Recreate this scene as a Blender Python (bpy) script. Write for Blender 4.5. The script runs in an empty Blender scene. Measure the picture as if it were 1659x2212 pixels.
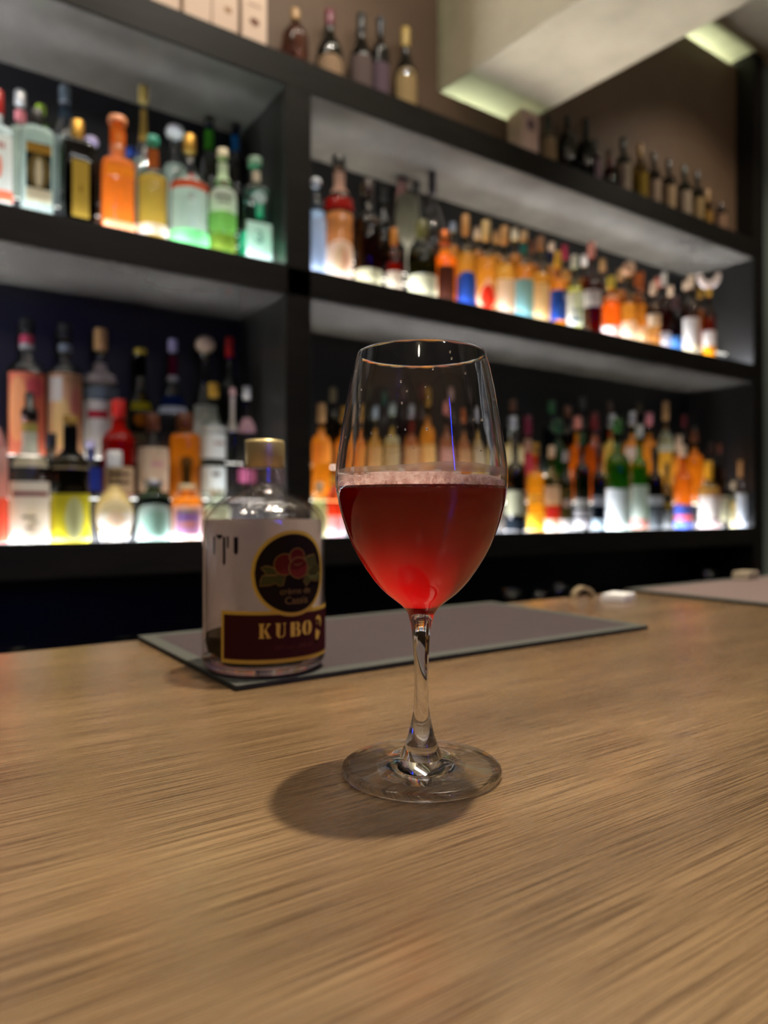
import bpy, bmesh, math, random
from mathutils import Vector, Matrix

# ------------------------------------------------------------------ camera, light, exposure
# World axes: X runs along the bar and the shelves, Y goes from the guest towards the shelves, Z is up; the bar top is z = 0.
scene = bpy.context.scene
COL = scene.collection
F_PX, CAM_Z, HOR = 1551.0, 0.119, 1103.0
RU, RV, FU, FV = .8257, -.5641, .5641, .8257          # camera right and forward in X, Y

cam_data = bpy.data.cameras.new('camera')
cam = bpy.data.objects.new('camera', cam_data)
COL.objects.link(cam)
cam.location = (0, 0, CAM_Z)
cam.rotation_euler = (math.pi/2, 0, -math.atan2(FU, FV))
cam_data.sensor_fit = 'VERTICAL'
cam_data.sensor_height = 36.0
cam_data.sensor_width = 27.0
cam_data.lens = F_PX/2212*36.0
cam_data.shift_y = -3/2212
cam_data.clip_start = .01
cam_data.dof.use_dof = True
cam_data.dof.focus_distance = .31
cam_data.dof.aperture_fstop = cam_data.lens/3.9
scene.camera = cam

scene.view_settings.view_transform = 'Standard'
scene.view_settings.look = 'None'
scene.view_settings.exposure = 0.0
scene.view_settings.gamma = 1.0
scene.view_settings.use_curve_mapping = False
cy = scene.cycles
cy.use_denoising = True
cy.use_adaptive_sampling = True
cy.adaptive_threshold = .015
cy.max_bounces = 14
cy.diffuse_bounces = 3
cy.glossy_bounces = 5
cy.transmission_bounces = 12
cy.transparent_max_bounces = 32
cy.volume_bounces = 1
cy.caustics_refractive = True
cy.caustics_reflective = False
cy.sample_clamp_indirect = 5.0
cy.blur_glossy = .3

world = bpy.data.worlds.new('world')
scene.world = world
world.use_nodes = True
world.node_tree.nodes['Background'].inputs[0].default_value = (.9, .8, .7, 1)
world.node_tree.nodes['Background'].inputs[1].default_value = .01


def lamp(kind, name, loc, energy, color, **kw):
    d = bpy.data.lights.new(name, kind)
    d.energy = energy
    d.color = color
    for k, v in kw.items():
        if k != 'rot':
            setattr(d, k, v)
    o = bpy.data.objects.new(name, d)
    o.location = loc
    o.rotation_euler = kw.get('rot', (0, 0, 0))
    COL.objects.link(o)
    return o


WARM = (1.0, .87, .68)
# ceiling spots in a row over the bar (the one over the glass throws its shadow down to the left)
for i, (x, e) in enumerate(((-.75, 40), (.62, 205), (1.6, 240), (2.9, 220))):
    lamp('SPOT', 'ceiling_spot', (x, .36, 2.0), e, WARM, spot_size=math.radians(80), spot_blend=.9, shadow_soft_size=.028)
# fill added over the aisle for the liqueur label; spots added for bottle glints
lamp('AREA', 'aisle_fill', (.7, 1.1, 2.0), 9, (1, .9, .76), shape='RECTANGLE', size=1.6, size_y=.25)
for x in (-.2, .75, 1.7, 2.65):
    lamp('SPOT', 'glint_spot', (x, .85, 2.0), 34, (1, .9, .74), spot_size=math.radians(84), spot_blend=.8, shadow_soft_size=.015,
         rot=(math.radians(32), 0, 0))
lamp('AREA', 'glint_strip', (.9, -1.1, 2.0), 2.5, (.96, .97, 1), shape='RECTANGLE', size=1.6, size_y=.05, rot=(math.radians(25), 0, 0))  # unseen strip added for thin line highlights on the glass
# warm fill points added behind the camera to lift wall board and shelf fronts
for x, y, e in ((-1.1, -1.2, 5), (.5, -1.5, 8), (2.1, -1.2, 16)):
    lamp('POINT', 'room_fill', (x, y, 1.9), e, (1, .92, .8), shadow_soft_size=.07)
# cove strips hidden behind the upper wall board: one under the concrete beam, one along the ceiling
COVE = (.86, 1, .74)
lamp('AREA', 'cove_strip', (1.58, 1.85, 1.355), 1.9, COVE, shape='RECTANGLE', size=.36, size_y=.02, rot=(math.pi + .5, 0, 0))
lamp('AREA', 'cove_strip', (1.372, 1.85, 1.72), .35, COVE, shape='RECTANGLE', size=.02, size_y=.62, rot=(math.pi/2, 0, -math.pi/2))
lamp('AREA', 'cove_strip', (2.45, 1.85, 1.99), 10, COVE, shape='RECTANGLE', size=1.35, size_y=.02, rot=(math.pi + .5, 0, 0))
lamp('AREA', 'cove_strip', (.0, 1.85, 1.99), 4, COVE, shape='RECTANGLE', size=2.4, size_y=.02, rot=(math.pi + .5, 0, 0))


# ------------------------------------------------------------------ helpers
def hx(s):
    c = [int(s[i:i+2], 16)/255 for i in (0, 2, 4)]
    return tuple(x/12.92 if x <= .04045 else ((x+.055)/1.055)**2.4 for x in c) + (1,)


_M = {}


def newmat(name):
    m = bpy.data.materials.new(name)
    m.use_nodes = True
    nt = m.node_tree
    nt.nodes.clear()
    out = nt.nodes.new('ShaderNodeOutputMaterial')
    return m, nt, out


def nd(nt, t, **kw):
    n = nt.nodes.new(t)
    for k, v in kw.items():
        if k in n.inputs:
            n.inputs[k].default_value = v
        else:
            setattr(n, k, v)
    return n


def plastic(color, rough=.4, metal=0.0, spec=.5, name='paint'):
    key = ('p', color, rough, metal, spec)
    if key not in _M:
        m, nt, out = newmat(name)
        b = nd(nt, 'ShaderNodeBsdfPrincipled', **{'Base Color': hx(color), 'Roughness': rough, 'Metallic': metal,
                                                  'Specular IOR Level': spec})
        nt.links.new(b.outputs[0], out.inputs[0])
        _M[key] = m
    return _M[key]


def paper(color, trans=.5):
    """printed paper: diffuse, and lets some of the light behind it through"""
    key = ('l', color, trans)
    if key not in _M:
        m, nt, out = newmat('label_paper')
        d = nd(nt, 'ShaderNodeBsdfDiffuse', Color=hx(color))
        t = nd(nt, 'ShaderNodeBsdfTranslucent', Color=hx(color))
        mx = nd(nt, 'ShaderNodeMixShader', Fac=trans)
        nt.links.new(d.outputs[0], mx.inputs[1])
        nt.links.new(t.outputs[0], mx.inputs[2])
        nt.links.new(mx.outputs[0], out.inputs[0])
        _M[key] = m
    return _M[key]


def thin_glass(color, dens=1.0):
    """thin bottle wall: tinted, darker where it is seen edge-on, with a mirror-like rim"""
    key = ('g', color, dens)
    if key not in _M:
        m, nt, out = newmat('bottle_glass')
        c = hx(color)
        lw = nd(nt, 'ShaderNodeLayerWeight', Blend=.5)
        p2 = nd(nt, 'ShaderNodeMath', operation='POWER'); p2.inputs[1].default_value = 2.2
        nt.links.new(lw.outputs['Facing'], p2.inputs[0])
        mix = nd(nt, 'ShaderNodeMix', data_type='RGBA')
        mix.inputs[6].default_value = tuple(x**(.38*dens) for x in c[:3])+(1,)
        mix.inputs[7].default_value = tuple(.4*x**(.9*dens) for x in c[:3])+(1,)
        nt.links.new(p2.outputs[0], mix.inputs[0])
        tr = nd(nt, 'ShaderNodeBsdfTransparent')
        nt.links.new(mix.outputs[2], tr.inputs[0])
        gl = nd(nt, 'ShaderNodeBsdfGlossy', Roughness=.035)
        p4 = nd(nt, 'ShaderNodeMath', operation='POWER'); p4.inputs[1].default_value = 4.0
        nt.links.new(lw.outputs['Facing'], p4.inputs[0])
        ma = nd(nt, 'ShaderNodeMath', operation='MULTIPLY_ADD'); ma.inputs[1].default_value = .6; ma.inputs[2].default_value = .06
        nt.links.new(p4.outputs[0], ma.inputs[0])
        mx = nd(nt, 'ShaderNodeMixShader')
        nt.links.new(ma.outputs[0], mx.inputs[0])
        nt.links.new(tr.outputs[0], mx.inputs[1])
        nt.links.new(gl.outputs[0], mx.inputs[2])
        nt.links.new(mx.outputs[0], out.inputs[0])
        _M[key] = m
    return _M[key]


def liquid_mat(color, cloud=.55):
    """spirit: part clear and tinted, part scattering the light of the shelf below it"""
    key = ('q', color, cloud)
    if key not in _M:
        m, nt, out = newmat('spirit')
        c = hx(color)
        if c[0] > .3 and c[1] > .06 and c[0] > c[1] > c[2]:      # whisky tones are mixed halfway to gold
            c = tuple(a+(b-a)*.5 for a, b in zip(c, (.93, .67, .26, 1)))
        tr = nd(nt, 'ShaderNodeBsdfTransparent', Color=tuple(x**.5 for x in c[:3])+(1,))
        tl = nd(nt, 'ShaderNodeBsdfTranslucent', Color=tuple(x**.8 for x in c[:3])+(1,))
        gl = nd(nt, 'ShaderNodeBsdfGlass', Color=tuple(x**.35 for x in c[:3])+(1,), IOR=1.34, Roughness=.02)
        m1 = nd(nt, 'ShaderNodeMixShader', Fac=.5)
        mx = nd(nt, 'ShaderNodeMixShader', Fac=cloud)
        nt.links.new(tr.outputs[0], m1.inputs[1])
        nt.links.new(gl.outputs[0], m1.inputs[2])
        nt.links.new(m1.outputs[0], mx.inputs[1])
        nt.links.new(tl.outputs[0], mx.inputs[2])
        nt.links.new(mx.outputs[0], out.inputs[0])
        _M[key] = m
    return _M[key]


def real_glass(color='ffffff', ior=1.5, rough=0.0, name='crystal'):
    key = ('r', color, ior, rough)
    if key not in _M:
        m, nt, out = newmat(name)
        b = nd(nt, 'ShaderNodeBsdfGlass', Color=hx(color), IOR=ior, Roughness=rough)
        nt.links.new(b.outputs[0], out.inputs[0])
        _M[key] = m
    return _M[key]


def glow(color, strength, name='light_panel'):
    m, nt, out = newmat(name)
    e = nd(nt, 'ShaderNodeEmission', Color=hx(color), Strength=strength)
    nt.links.new(e.outputs[0], out.inputs[0])
    return m


def link(name, me, mat=None, parent=None, loc=None):
    o = bpy.data.objects.new(name, me)
    COL.objects.link(o)
    if mat:
        me.materials.append(mat)
    if parent:
        o.parent = parent
    if loc is not None:
        o.location = loc
    return o


def tag(o, label=None, cat=None, group=None, kind=None):
    for k, v in (('label', label), ('category', cat), ('group', group), ('kind', kind)):
        if v:
            o[k] = v
    return o


def empty(name, loc, label, cat, group=None, rz=0):
    o = bpy.data.objects.new(name, None)
    o.empty_display_size = .02
    COL.objects.link(o)
    o.location = loc
    o.rotation_euler = (0, 0, rz)
    return tag(o, label, cat, group)


def mesh(name, verts, faces, smooth=False):
    me = bpy.data.meshes.new(name)
    me.from_pydata(verts, [], faces)
    me.update()
    if smooth:
        me.polygons.foreach_set('use_smooth', [True]*len(me.polygons))
    return me


def box_mesh(name, x0, x1, y0, y1, z0, z1, bev=0.0):
    bm = bmesh.new()
    bmesh.ops.create_cube(bm, size=1)
    for v in bm.verts:
        v.co = Vector(((x0+x1)/2+v.co.x*(x1-x0), (y0+y1)/2+v.co.y*(y1-y0), (z0+z1)/2+v.co.z*(z1-z0)))
    if bev:
        bmesh.ops.bevel(bm, geom=bm.edges[:], offset=bev, segments=2, affect='EDGES', profile=.5)
    me = bpy.data.meshes.new(name)
    bm.to_mesh(me)
    bm.free()
    return me


def box(name, x0, x1, y0, y1, z0, z1, mat, parent=None, bev=0.0):
    return link(name, box_mesh(name, x0, x1, y0, y1, z0, z1, bev), mat, parent)


def super_r(az, p):
    if not p:
        return 1.0
    c, s = abs(math.cos(az)), abs(math.sin(az))
    return 1/(c**p+s**p)**(1/p)


def lathe(name, prof, seg=28, sq=None, closed_ends=True, smooth=True):
    """surface of revolution of (r, z); sq(z) gives the squareness exponent of the section at z"""
    V, Fc = [], []
    rings = []
    for r, z in prof:
        if r < 1e-6:
            rings.append([len(V)]); V.append((0, 0, z))
        else:
            ring = []
            p = sq(z) if sq else 0
            for i in range(seg):
                a = 2*math.pi*i/seg
                k = r*super_r(a, p)
                ring.append(len(V)); V.append((k*math.sin(a), -k*math.cos(a), z))
            rings.append(ring)
    for A, B in zip(rings, rings[1:]):
        if len(A) == 1 and len(B) == 1:
            continue
        for i in range(seg):
            j = (i+1) % seg
            if len(A) == 1:
                Fc.append((A[0], B[j], B[i]))
            elif len(B) == 1:
                Fc.append((A[i], A[j], B[0]))
            else:
                Fc.append((A[i], A[j], B[j], B[i]))
    return mesh(name, V, Fc, smooth)


def patch(name, mat, parent, rad, a0, a1, zlo, zhi, nx=14, nz=1):
    """a sheet wrapped round a body: az from a0 to a1, z between zlo(x) and zhi(x), x in -1..1"""
    V, Fc = [], []
    for i in range(nx+1):
        x = -1+2*i/nx
        az = a0+(a1-a0)*i/nx
        l, h = zlo(x), zhi(x)
        for j in range(nz+1):
            z = l+(h-l)*j/nz
            r = rad(az, z)
            V.append((r*math.sin(az), -r*math.cos(az), z))
    for i in range(nx):
        for j in range(nz):
            a = i*(nz+1)+j
            Fc.append((a, a+nz+1, a+nz+2, a+1))
    return link(name, mesh(name, V, Fc, True), mat, parent)


_TXT = {}


def text_tris(s):
    """flat outline of a line of text, width and height in units of the letter size, centred on x"""
    if s not in _TXT:
        cu = bpy.data.curves.new('t', 'FONT')
        cu.body = s
        cu.size = 1
        cu.align_x = 'CENTER'
        cu.resolution_u = 3
        o = bpy.data.objects.new('t', cu)
        COL.objects.link(o)
        dg = bpy.context.evaluated_depsgraph_get()
        me = bpy.data.meshes.new_from_object(o.evaluated_get(dg))
        V = [(v.co.x, v.co.y) for v in me.vertices]
        Fc = [tuple(p.vertices) for p in me.polygons]
        bpy.data.objects.remove(o)
        bpy.data.curves.remove(cu)
        bpy.data.meshes.remove(me)
        _TXT[s] = (V, Fc)
    return _TXT[s]


def wrap(name, V2, Fc, mat, parent, rad, az_of, off):
    V = []
    for s, z in V2:
        az = az_of(s, z)
        r = rad(az, z)+off
        V.append((r*math.sin(az), -r*math.cos(az), z))
    return link(name, mesh(name, V, Fc), mat, parent)


def wrap_text(s, size, s0, z0, mat, parent, rad, R, off, name='print'):
    V, Fc = text_tris(s)
    return wrap(name, [(s0+x*size, z0+y*size) for x, y in V], Fc, mat, parent, rad, lambda q, z: q/R, off)


# ------------------------------------------------------------------ surfaces
def wood_bar():
    m, nt, out = newmat('bar_oak')
    tc = nd(nt, 'ShaderNodeTexCoord')
    def noise(sx, sy, scale, detail, rough=.6):
        mp = nd(nt, 'ShaderNodeMapping')
        mp.inputs['Scale'].default_value = (sx, sy, 1)
        nt.links.new(tc.outputs['Object'], mp.inputs[0])
        n = nd(nt, 'ShaderNodeTexNoise', Scale=scale, Detail=detail, Roughness=rough)
        nt.links.new(mp.outputs[0], n.inputs[0])
        return n
    big = noise(2.2, 14, 1.0, 3)
    fine = noise(15, 1500, 1.0, 2, .55)
    pore = noise(70, 2000, 1.0, 1, .5)
    cr = nd(nt, 'ShaderNodeValToRGB')
    cr.color_ramp.elements[0].position = .3; cr.color_ramp.elements[0].color = hx('6d5840')
    cr.color_ramp.elements[1].position = .7; cr.color_ramp.elements[1].color = hx('957a59')
    nt.links.new(big.outputs[0], cr.inputs[0])
    fr = nd(nt, 'ShaderNodeValToRGB')
    fr.color_ramp.elements[0].position = .38; fr.color_ramp.elements[0].color = (.34, .28, .22, 1)
    fr.color_ramp.elements[1].position = .56; fr.color_ramp.elements[1].color = (1.2, 1.18, 1.14, 1)
    nt.links.new(fine.outputs[0], fr.inputs[0])
    mul = nd(nt, 'ShaderNodeMix', data_type='RGBA', blend_type='MULTIPLY')
    mul.inputs[0].default_value = .8
    nt.links.new(cr.outputs[0], mul.inputs[6]); nt.links.new(fr.outputs[0], mul.inputs[7])
    b = nd(nt, 'ShaderNodeBsdfPrincipled', **{'Roughness': .36, 'Specular IOR Level': .5, 'Coat Weight': .7, 'Coat Roughness': .2})
    nt.links.new(mul.outputs[2], b.inputs['Base Color'])
    rr = nd(nt, 'ShaderNodeMapRange'); rr.inputs[3].default_value = .19; rr.inputs[4].default_value = .36
    nt.links.new(pore.outputs[0], rr.inputs[0]); nt.links.new(rr.outputs[0], b.inputs['Roughness'])
    add = nd(nt, 'ShaderNodeMath', operation='ADD')
    nt.links.new(fine.outputs[0], add.inputs[0]); nt.links.new(pore.outputs[0], add.inputs[1])
    bp = nd(nt, 'ShaderNodeBump', Strength=.3, Distance=.0004)
    nt.links.new(add.outputs[0], bp.inputs['Height']); nt.links.new(bp.outputs[0], b.inputs['Normal'])
    nt.links.new(b.outputs[0], out.inputs[0])
    return m


def mottled(name, c0, c1, scale, rough, bump=0.0, detail=5, metal=0.0, stretch=(1, 1, 1), spec=.5):
    m, nt, out = newmat(name)
    tc = nd(nt, 'ShaderNodeTexCoord')
    mp = nd(nt, 'ShaderNodeMapping'); mp.inputs['Scale'].default_value = stretch
    nt.links.new(tc.outputs['Object'], mp.inputs[0])
    n = nd(nt, 'ShaderNodeTexNoise', Scale=scale, Detail=detail, Roughness=.6)
    nt.links.new(mp.outputs[0], n.inputs[0])
    cr = nd(nt, 'ShaderNodeValToRGB')
    cr.color_ramp.elements[0].position = .32; cr.color_ramp.elements[0].color = hx(c0)
    cr.color_ramp.elements[1].position = .68; cr.color_ramp.elements[1].color = hx(c1)
    nt.links.new(n.outputs[0], cr.inputs[0])
    b = nd(nt, 'ShaderNodeBsdfPrincipled', **{'Roughness': rough, 'Metallic': metal, 'Specular IOR Level': spec})
    nt.links.new(cr.outputs[0], b.inputs['Base Color'])
    if bump:
        bp = nd(nt, 'ShaderNodeBump', Strength=.5, Distance=bump)
        nt.links.new(n.outputs[0], bp.inputs['Height']); nt.links.new(bp.outputs[0], b.inputs['Normal'])
    nt.links.new(b.outputs[0], out.inputs[0])
    return m


M_DARK = mottled('dark_stained_wood', '151412', '1e1b18', 9, .5, stretch=(1, 6, 6), spec=.15)
M_UNDER = mottled('grey_laminate', '66635f', '87847e', 3.2, .15, metal=.4)
M_BACK = plastic('0d0f11', .4)
M_SIDE = mottled('side_veneer', '262624', '33322e', 4, .3)
M_CONC = mottled('raw_concrete', 'a59c84', 'c6bc9f', 3.2, .8, .002)
M_BOARD = mottled('brown_wall_board', '56422f', '68503c', 2.2, .6)

# ------------------------------------------------------------------ the room
BOARD_Y, CEIL = 1.70, 2.06
FLOOR = -1.05
def struct(o):
    return tag(o, kind='structure')


struct(box('floor', -2.2, 3.9, -2.6, 2.0, FLOOR-.05, FLOOR, plastic('2a2622', .5)))
struct(box('ceiling', -2.2, 3.9, -2.6, 1.86, CEIL, CEIL+.08, M_CONC))
struct(box('wall_back', -2.2, 3.9, 1.95, 2.05, FLOOR, CEIL+.08, M_CONC))
struct(box('wall_left', -2.28, -2.2, -2.6, 2.0, FLOOR, CEIL+.08, plastic('4a423a', .7)))
struct(box('wall_right', 3.9, 3.98, -2.6, 2.0, FLOOR, CEIL+.08, plastic('3d4540', .7)))
struct(box('wall_front', -2.2, 3.9, -2.68, -2.6, FLOOR, CEIL+.08, plastic('3a332c', .7)))
struct(box('wall_right_nib', 3.085, 3.9, 1.64, 1.95, FLOOR, CEIL, plastic('66706a', .7)))
beam_m = box_mesh('beam', 0, .345, -3.6, .22, 1.418, CEIL, .004)
beam = struct(link('ceiling_beam', beam_m, M_CONC))
beam.location = (1.402, BOARD_Y, 0)
beam.rotation_euler = (0, 0, math.radians(4.5))
struct(box('wall_board_left', -1.3, 1.357, BOARD_Y, BOARD_Y+.02, 1.2655, CEIL-.03, M_BOARD))
struct(box('wall_board_center', 1.357, 1.765, BOARD_Y, BOARD_Y+.02, 1.2655, 1.388, M_BOARD))
struct(box('wall_board_right', 1.765, 3.0, BOARD_Y, BOARD_Y+.02, 1.2655, CEIL-.03, M_BOARD))

# ------------------------------------------------------------------ shelf unit behind the bar
SY = 1.62                                            # front plane of the shelving
ZS = {'L': .0468, 'U': .7335, 'T': 1.264}
LIP = {'L': .0523, 'U': .736}
unit = empty('back_bar_shelving', (0, SY, 0), 'dark wooden shelving with two lit shelves of bottles behind the bar', 'shelf')
def upart(name, x0, x1, y0, y1, z0, z1, mat, bev=.0015):
    o = box(name, x0, x1, y0, y1, z0, z1, mat, None, bev)
    o.parent = unit
    o.matrix_parent_inverse = Matrix.Translation((0, -SY, 0))
    return o


XL, XR = -1.3, 2.998
upart('post', .813, .881, SY, SY+.30, -.023, 1.185, M_DARK)
upart('post', XR, 3.075, SY, SY+.30, FLOOR, CEIL-.002, M_DARK)
upart('post', XL-.07, XL, SY, SY+.30, FLOOR, CEIL-.002, M_DARK)
panel_mat = glow('f4f6ff', 30.0)
for key, z0, z1 in (('L', -.023, .0450), ('U', .661, .7317), ('T', 1.185, 1.264)):
    b = upart('shelf_board', XL, XR, SY, SY+(.30 if key != 'T' else .08+.22), z0, z1, M_DARK)
    if key != 'L':
        for xa, xb in ((XL+.002, .811), (.883, XR-.002)):
            u_ = upart('underside_panel', xa, xb, SY+.004, SY+.296, z0-.002, z0, M_UNDER, 0)
for xa, xb in ((XL+.002, .811), (.883, XR-.002)):
    for key in 'LU':
        z = ZS[key]
        upart('shelf_lip', xa-.002, xb+.002, SY, SY+.0115, z-.0019, LIP[key], M_DARK, 0)
        upart('light_panel', xa, xb, SY+.012, SY+.295, z-.0016, z, panel_mat, 0)
        upart('back_panel', xa, xb, SY+.296, SY+.302, z, (.659 if key == 'L' else 1.183), M_BACK, 0)
        # stepped bottle risers, opal acrylic lit from below
for xa, xb, z0, z1 in ((.881, .8835, .0468, .659), (.881, .8835, .736, 1.183), (2.9955, 2.998, .0468, .659), (2.9955, 2.998, .736, 1.183),
                       (.8105, .813, .0468, .659), (.8105, .813, .736, 1.183)):
    upart('side_panel', xa, xb, SY+.004, SY+.296, z0, z1, M_SIDE if xa < 1 else plastic('121212', .4), 0)
RISE = {'L': (0, .10, .20), 'U': (0, .065, .13)}
step_mats = (glow('f4f2ea', 4.5, 'riser_light'), glow('f6f0e2', 10.0, 'riser_light'))
for xa, xb in ((XL+.004, .808), (.886, XR-.004)):
    for key in 'LU':
        for r, (ya, yb) in ((1, (SY+.118, SY+.205)), (2, (SY+.205, SY+.294))):
            h = RISE[key][r]
            upart('bottle_riser', xa, xb, ya, yb, ZS[key]+.0003, ZS[key]+h-.002, plastic('2a2b2c', .3), 0)
            upart('riser_light', xa+.002, xb-.002, ya+.002, yb-.002, ZS[key]+h-.002, ZS[key]+h, step_mats[xa > .8], 0)
# dark niche and work counter under the shelving
upart('niche_back', XL, XR, SY+.26, SY+.30, FLOOR, -.024, plastic('101418', .4))
upart('work_counter', XL, XR, SY-.32, SY+.26, -.30, -.262, plastic('20262c', .25))
upart('base_cabinet', XL, XR, SY-.28, SY+.26, FLOOR+.08, -.301, plastic('14161a', .5))

# ------------------------------------------------------------------ bar counter
bar = empty('bar_counter', (.8, .2, 0), 'long oak bar counter carrying the wine glass and the mats', 'counter')
def bpart(name, x0, x1, y0, y1, z0, z1, mat, bev=0.0):
    o = box(name, x0-.8, x1-.8, y0-.2, y1-.2, z0, z1, mat, bar, bev)
    return o


bpart('counter_top', -1.6, 3.4, -.42, .673, -.045, 0, wood_bar(), .0015)
bpart('front_panel', -1.5, 3.3, -.2, -.16, FLOOR, -.045, M_DARK)
bpart('back_panel', -1.5, 3.3, .60, .63, FLOOR, -.045, plastic('191b1e', .5))


# ------------------------------------------------------------------ bottles
def at_y(px, y):
    """where the sight line of photo column px crosses the vertical plane Y = y: (x, distance along the view)"""
    k = (px-829.5)/F_PX
    t = y/(FV+RV*k)
    return t*(FU+RU*k), t


def z_of(py, t):
    return CAM_Z+(HOR-py)/F_PX*t


C = dict(clear='f0f4f2', frost='c9d6d8', smoke='b9b6ae', grn='5f9a5c', dgrn='1f4a2a', teal='3fa48c', amber='d8962e', gold='d6a93a',
         orange='f07a28', brown='5a3018', black='16140f', red='b8231c', dred='571412', navy='1d2a5c', blue='2456c8', white='f4f3ee',
         cream='ece2c0', tan='b08a5a', grey='9a9a96', silver='c8ccd0', maroon='6a1830', pink='e0909a', coral='f08060', yellow='ecd83a',
         sky='7cc4dc', lav='b8b4dc', peach='f4b878', olive='5c5a28', mustard='c08a24', violet='b49ad8', mint='bfe4d8', purple='6a2a6a',
         lime='a4c83c', rose='c47a6a', beige='d8c0a4', dbrown='2e1c14', copper='b06030', pale='dfe4d2', goldm='b48a3c', steel='70808e')

SHAPES = {   # shoulder start, neck start (shares of the glass height), neck radius (share of body), foot radius, squareness, style
    'bord': (.60, .73, .36, 1, 0, 'r'), 'burg': (.42, .78, .33, 1, 0, 's'), 'whis': (.60, .72, .37, 1, 0, 'r'),
    'sq': (.68, .76, .40, 1, 7, 'r'), 'sqs': (.80, .88, .36, 1, 9, 'r'), 'bell': (.30, .80, .26, 1, 0, 's'),
    'gin': (.50, .80, .30, 1, 0, 'd'), 'tall': (.74, .84, .48, 1, 0, 'r'), 'short': (.72, .84, .48, 1, 0, 'r'),
    'taper': (.58, .74, .40, .86, 0, 'r'), 'slope': (.35, .72, .40, 1, 0, 's'), 'flask': (.62, .74, .34, .92, 4, 'd'),
    'round': (.34, .62, .34, .62, 0, 'd'), 'neck': (.60, .66, .50, 1, 5, 'r')}


def profile(shape, R, H):
    hs, hn, rn, rf, p, st = SHAPES[shape]
    P = [(0, .004), (R*rf*.80, .003), (R*rf*.93, 0), (R*rf, .004)]
    n = 6
    if rf != 1:
        for i in range(1, 4):
            f = i/4
            P.append((R*(rf+(1-rf)*math.sin(f*math.pi/2)), .004+(hs*H-.004)*f))
    P.append((R, hs*H))
    for i in range(1, n+1):
        f = i/n
        z = hs*H+(hn-hs)*H*f
        if st == 'r':
            r = rn+(1-rn)*(1-f**2.4)**.62 if f < 1 else rn
        elif st == 'd':
            r = rn+(1-rn)*math.cos(f*math.pi/2)**.85
        else:
            r = rn+(1-rn)*(.5+.5*math.cos(f*math.pi))
        P.append((R*r, z))
    P += [(R*rn, H*(hn+1)/2), (R*rn*.97, H-.012), (R*rn*1.12, H-.010), (R*rn*1.12, H-.002), (R*rn*.8, H)]
    return P, (p, hs, hn)


def rad_of(P, z):
    for (r0, z0), (r1, z1) in zip(P[3:], P[4:]):
        if z0 <= z <= z1 and z1 > z0:
            return r0+(r1-r0)*(z-z0)/(z1-z0)
    return P[3][0] if z < P[3][1] else P[-1][0]


ROWY = {'L': (1.640, 1.742, 1.829), 'U': (1.640, 1.742, 1.829), 'T': (1.627, 1.627, 1.627)}
ROWR = {'L': (.046, .0405, .040), 'U': (.046, .0405, .040), 'T': (.034, .034, .034)}
PLACED = []
GROUPS = {'L': 'bottles on the lower lit shelf', 'U': 'bottles on the upper lit shelf', 'T': 'bottles on top of the shelving'}


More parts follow.
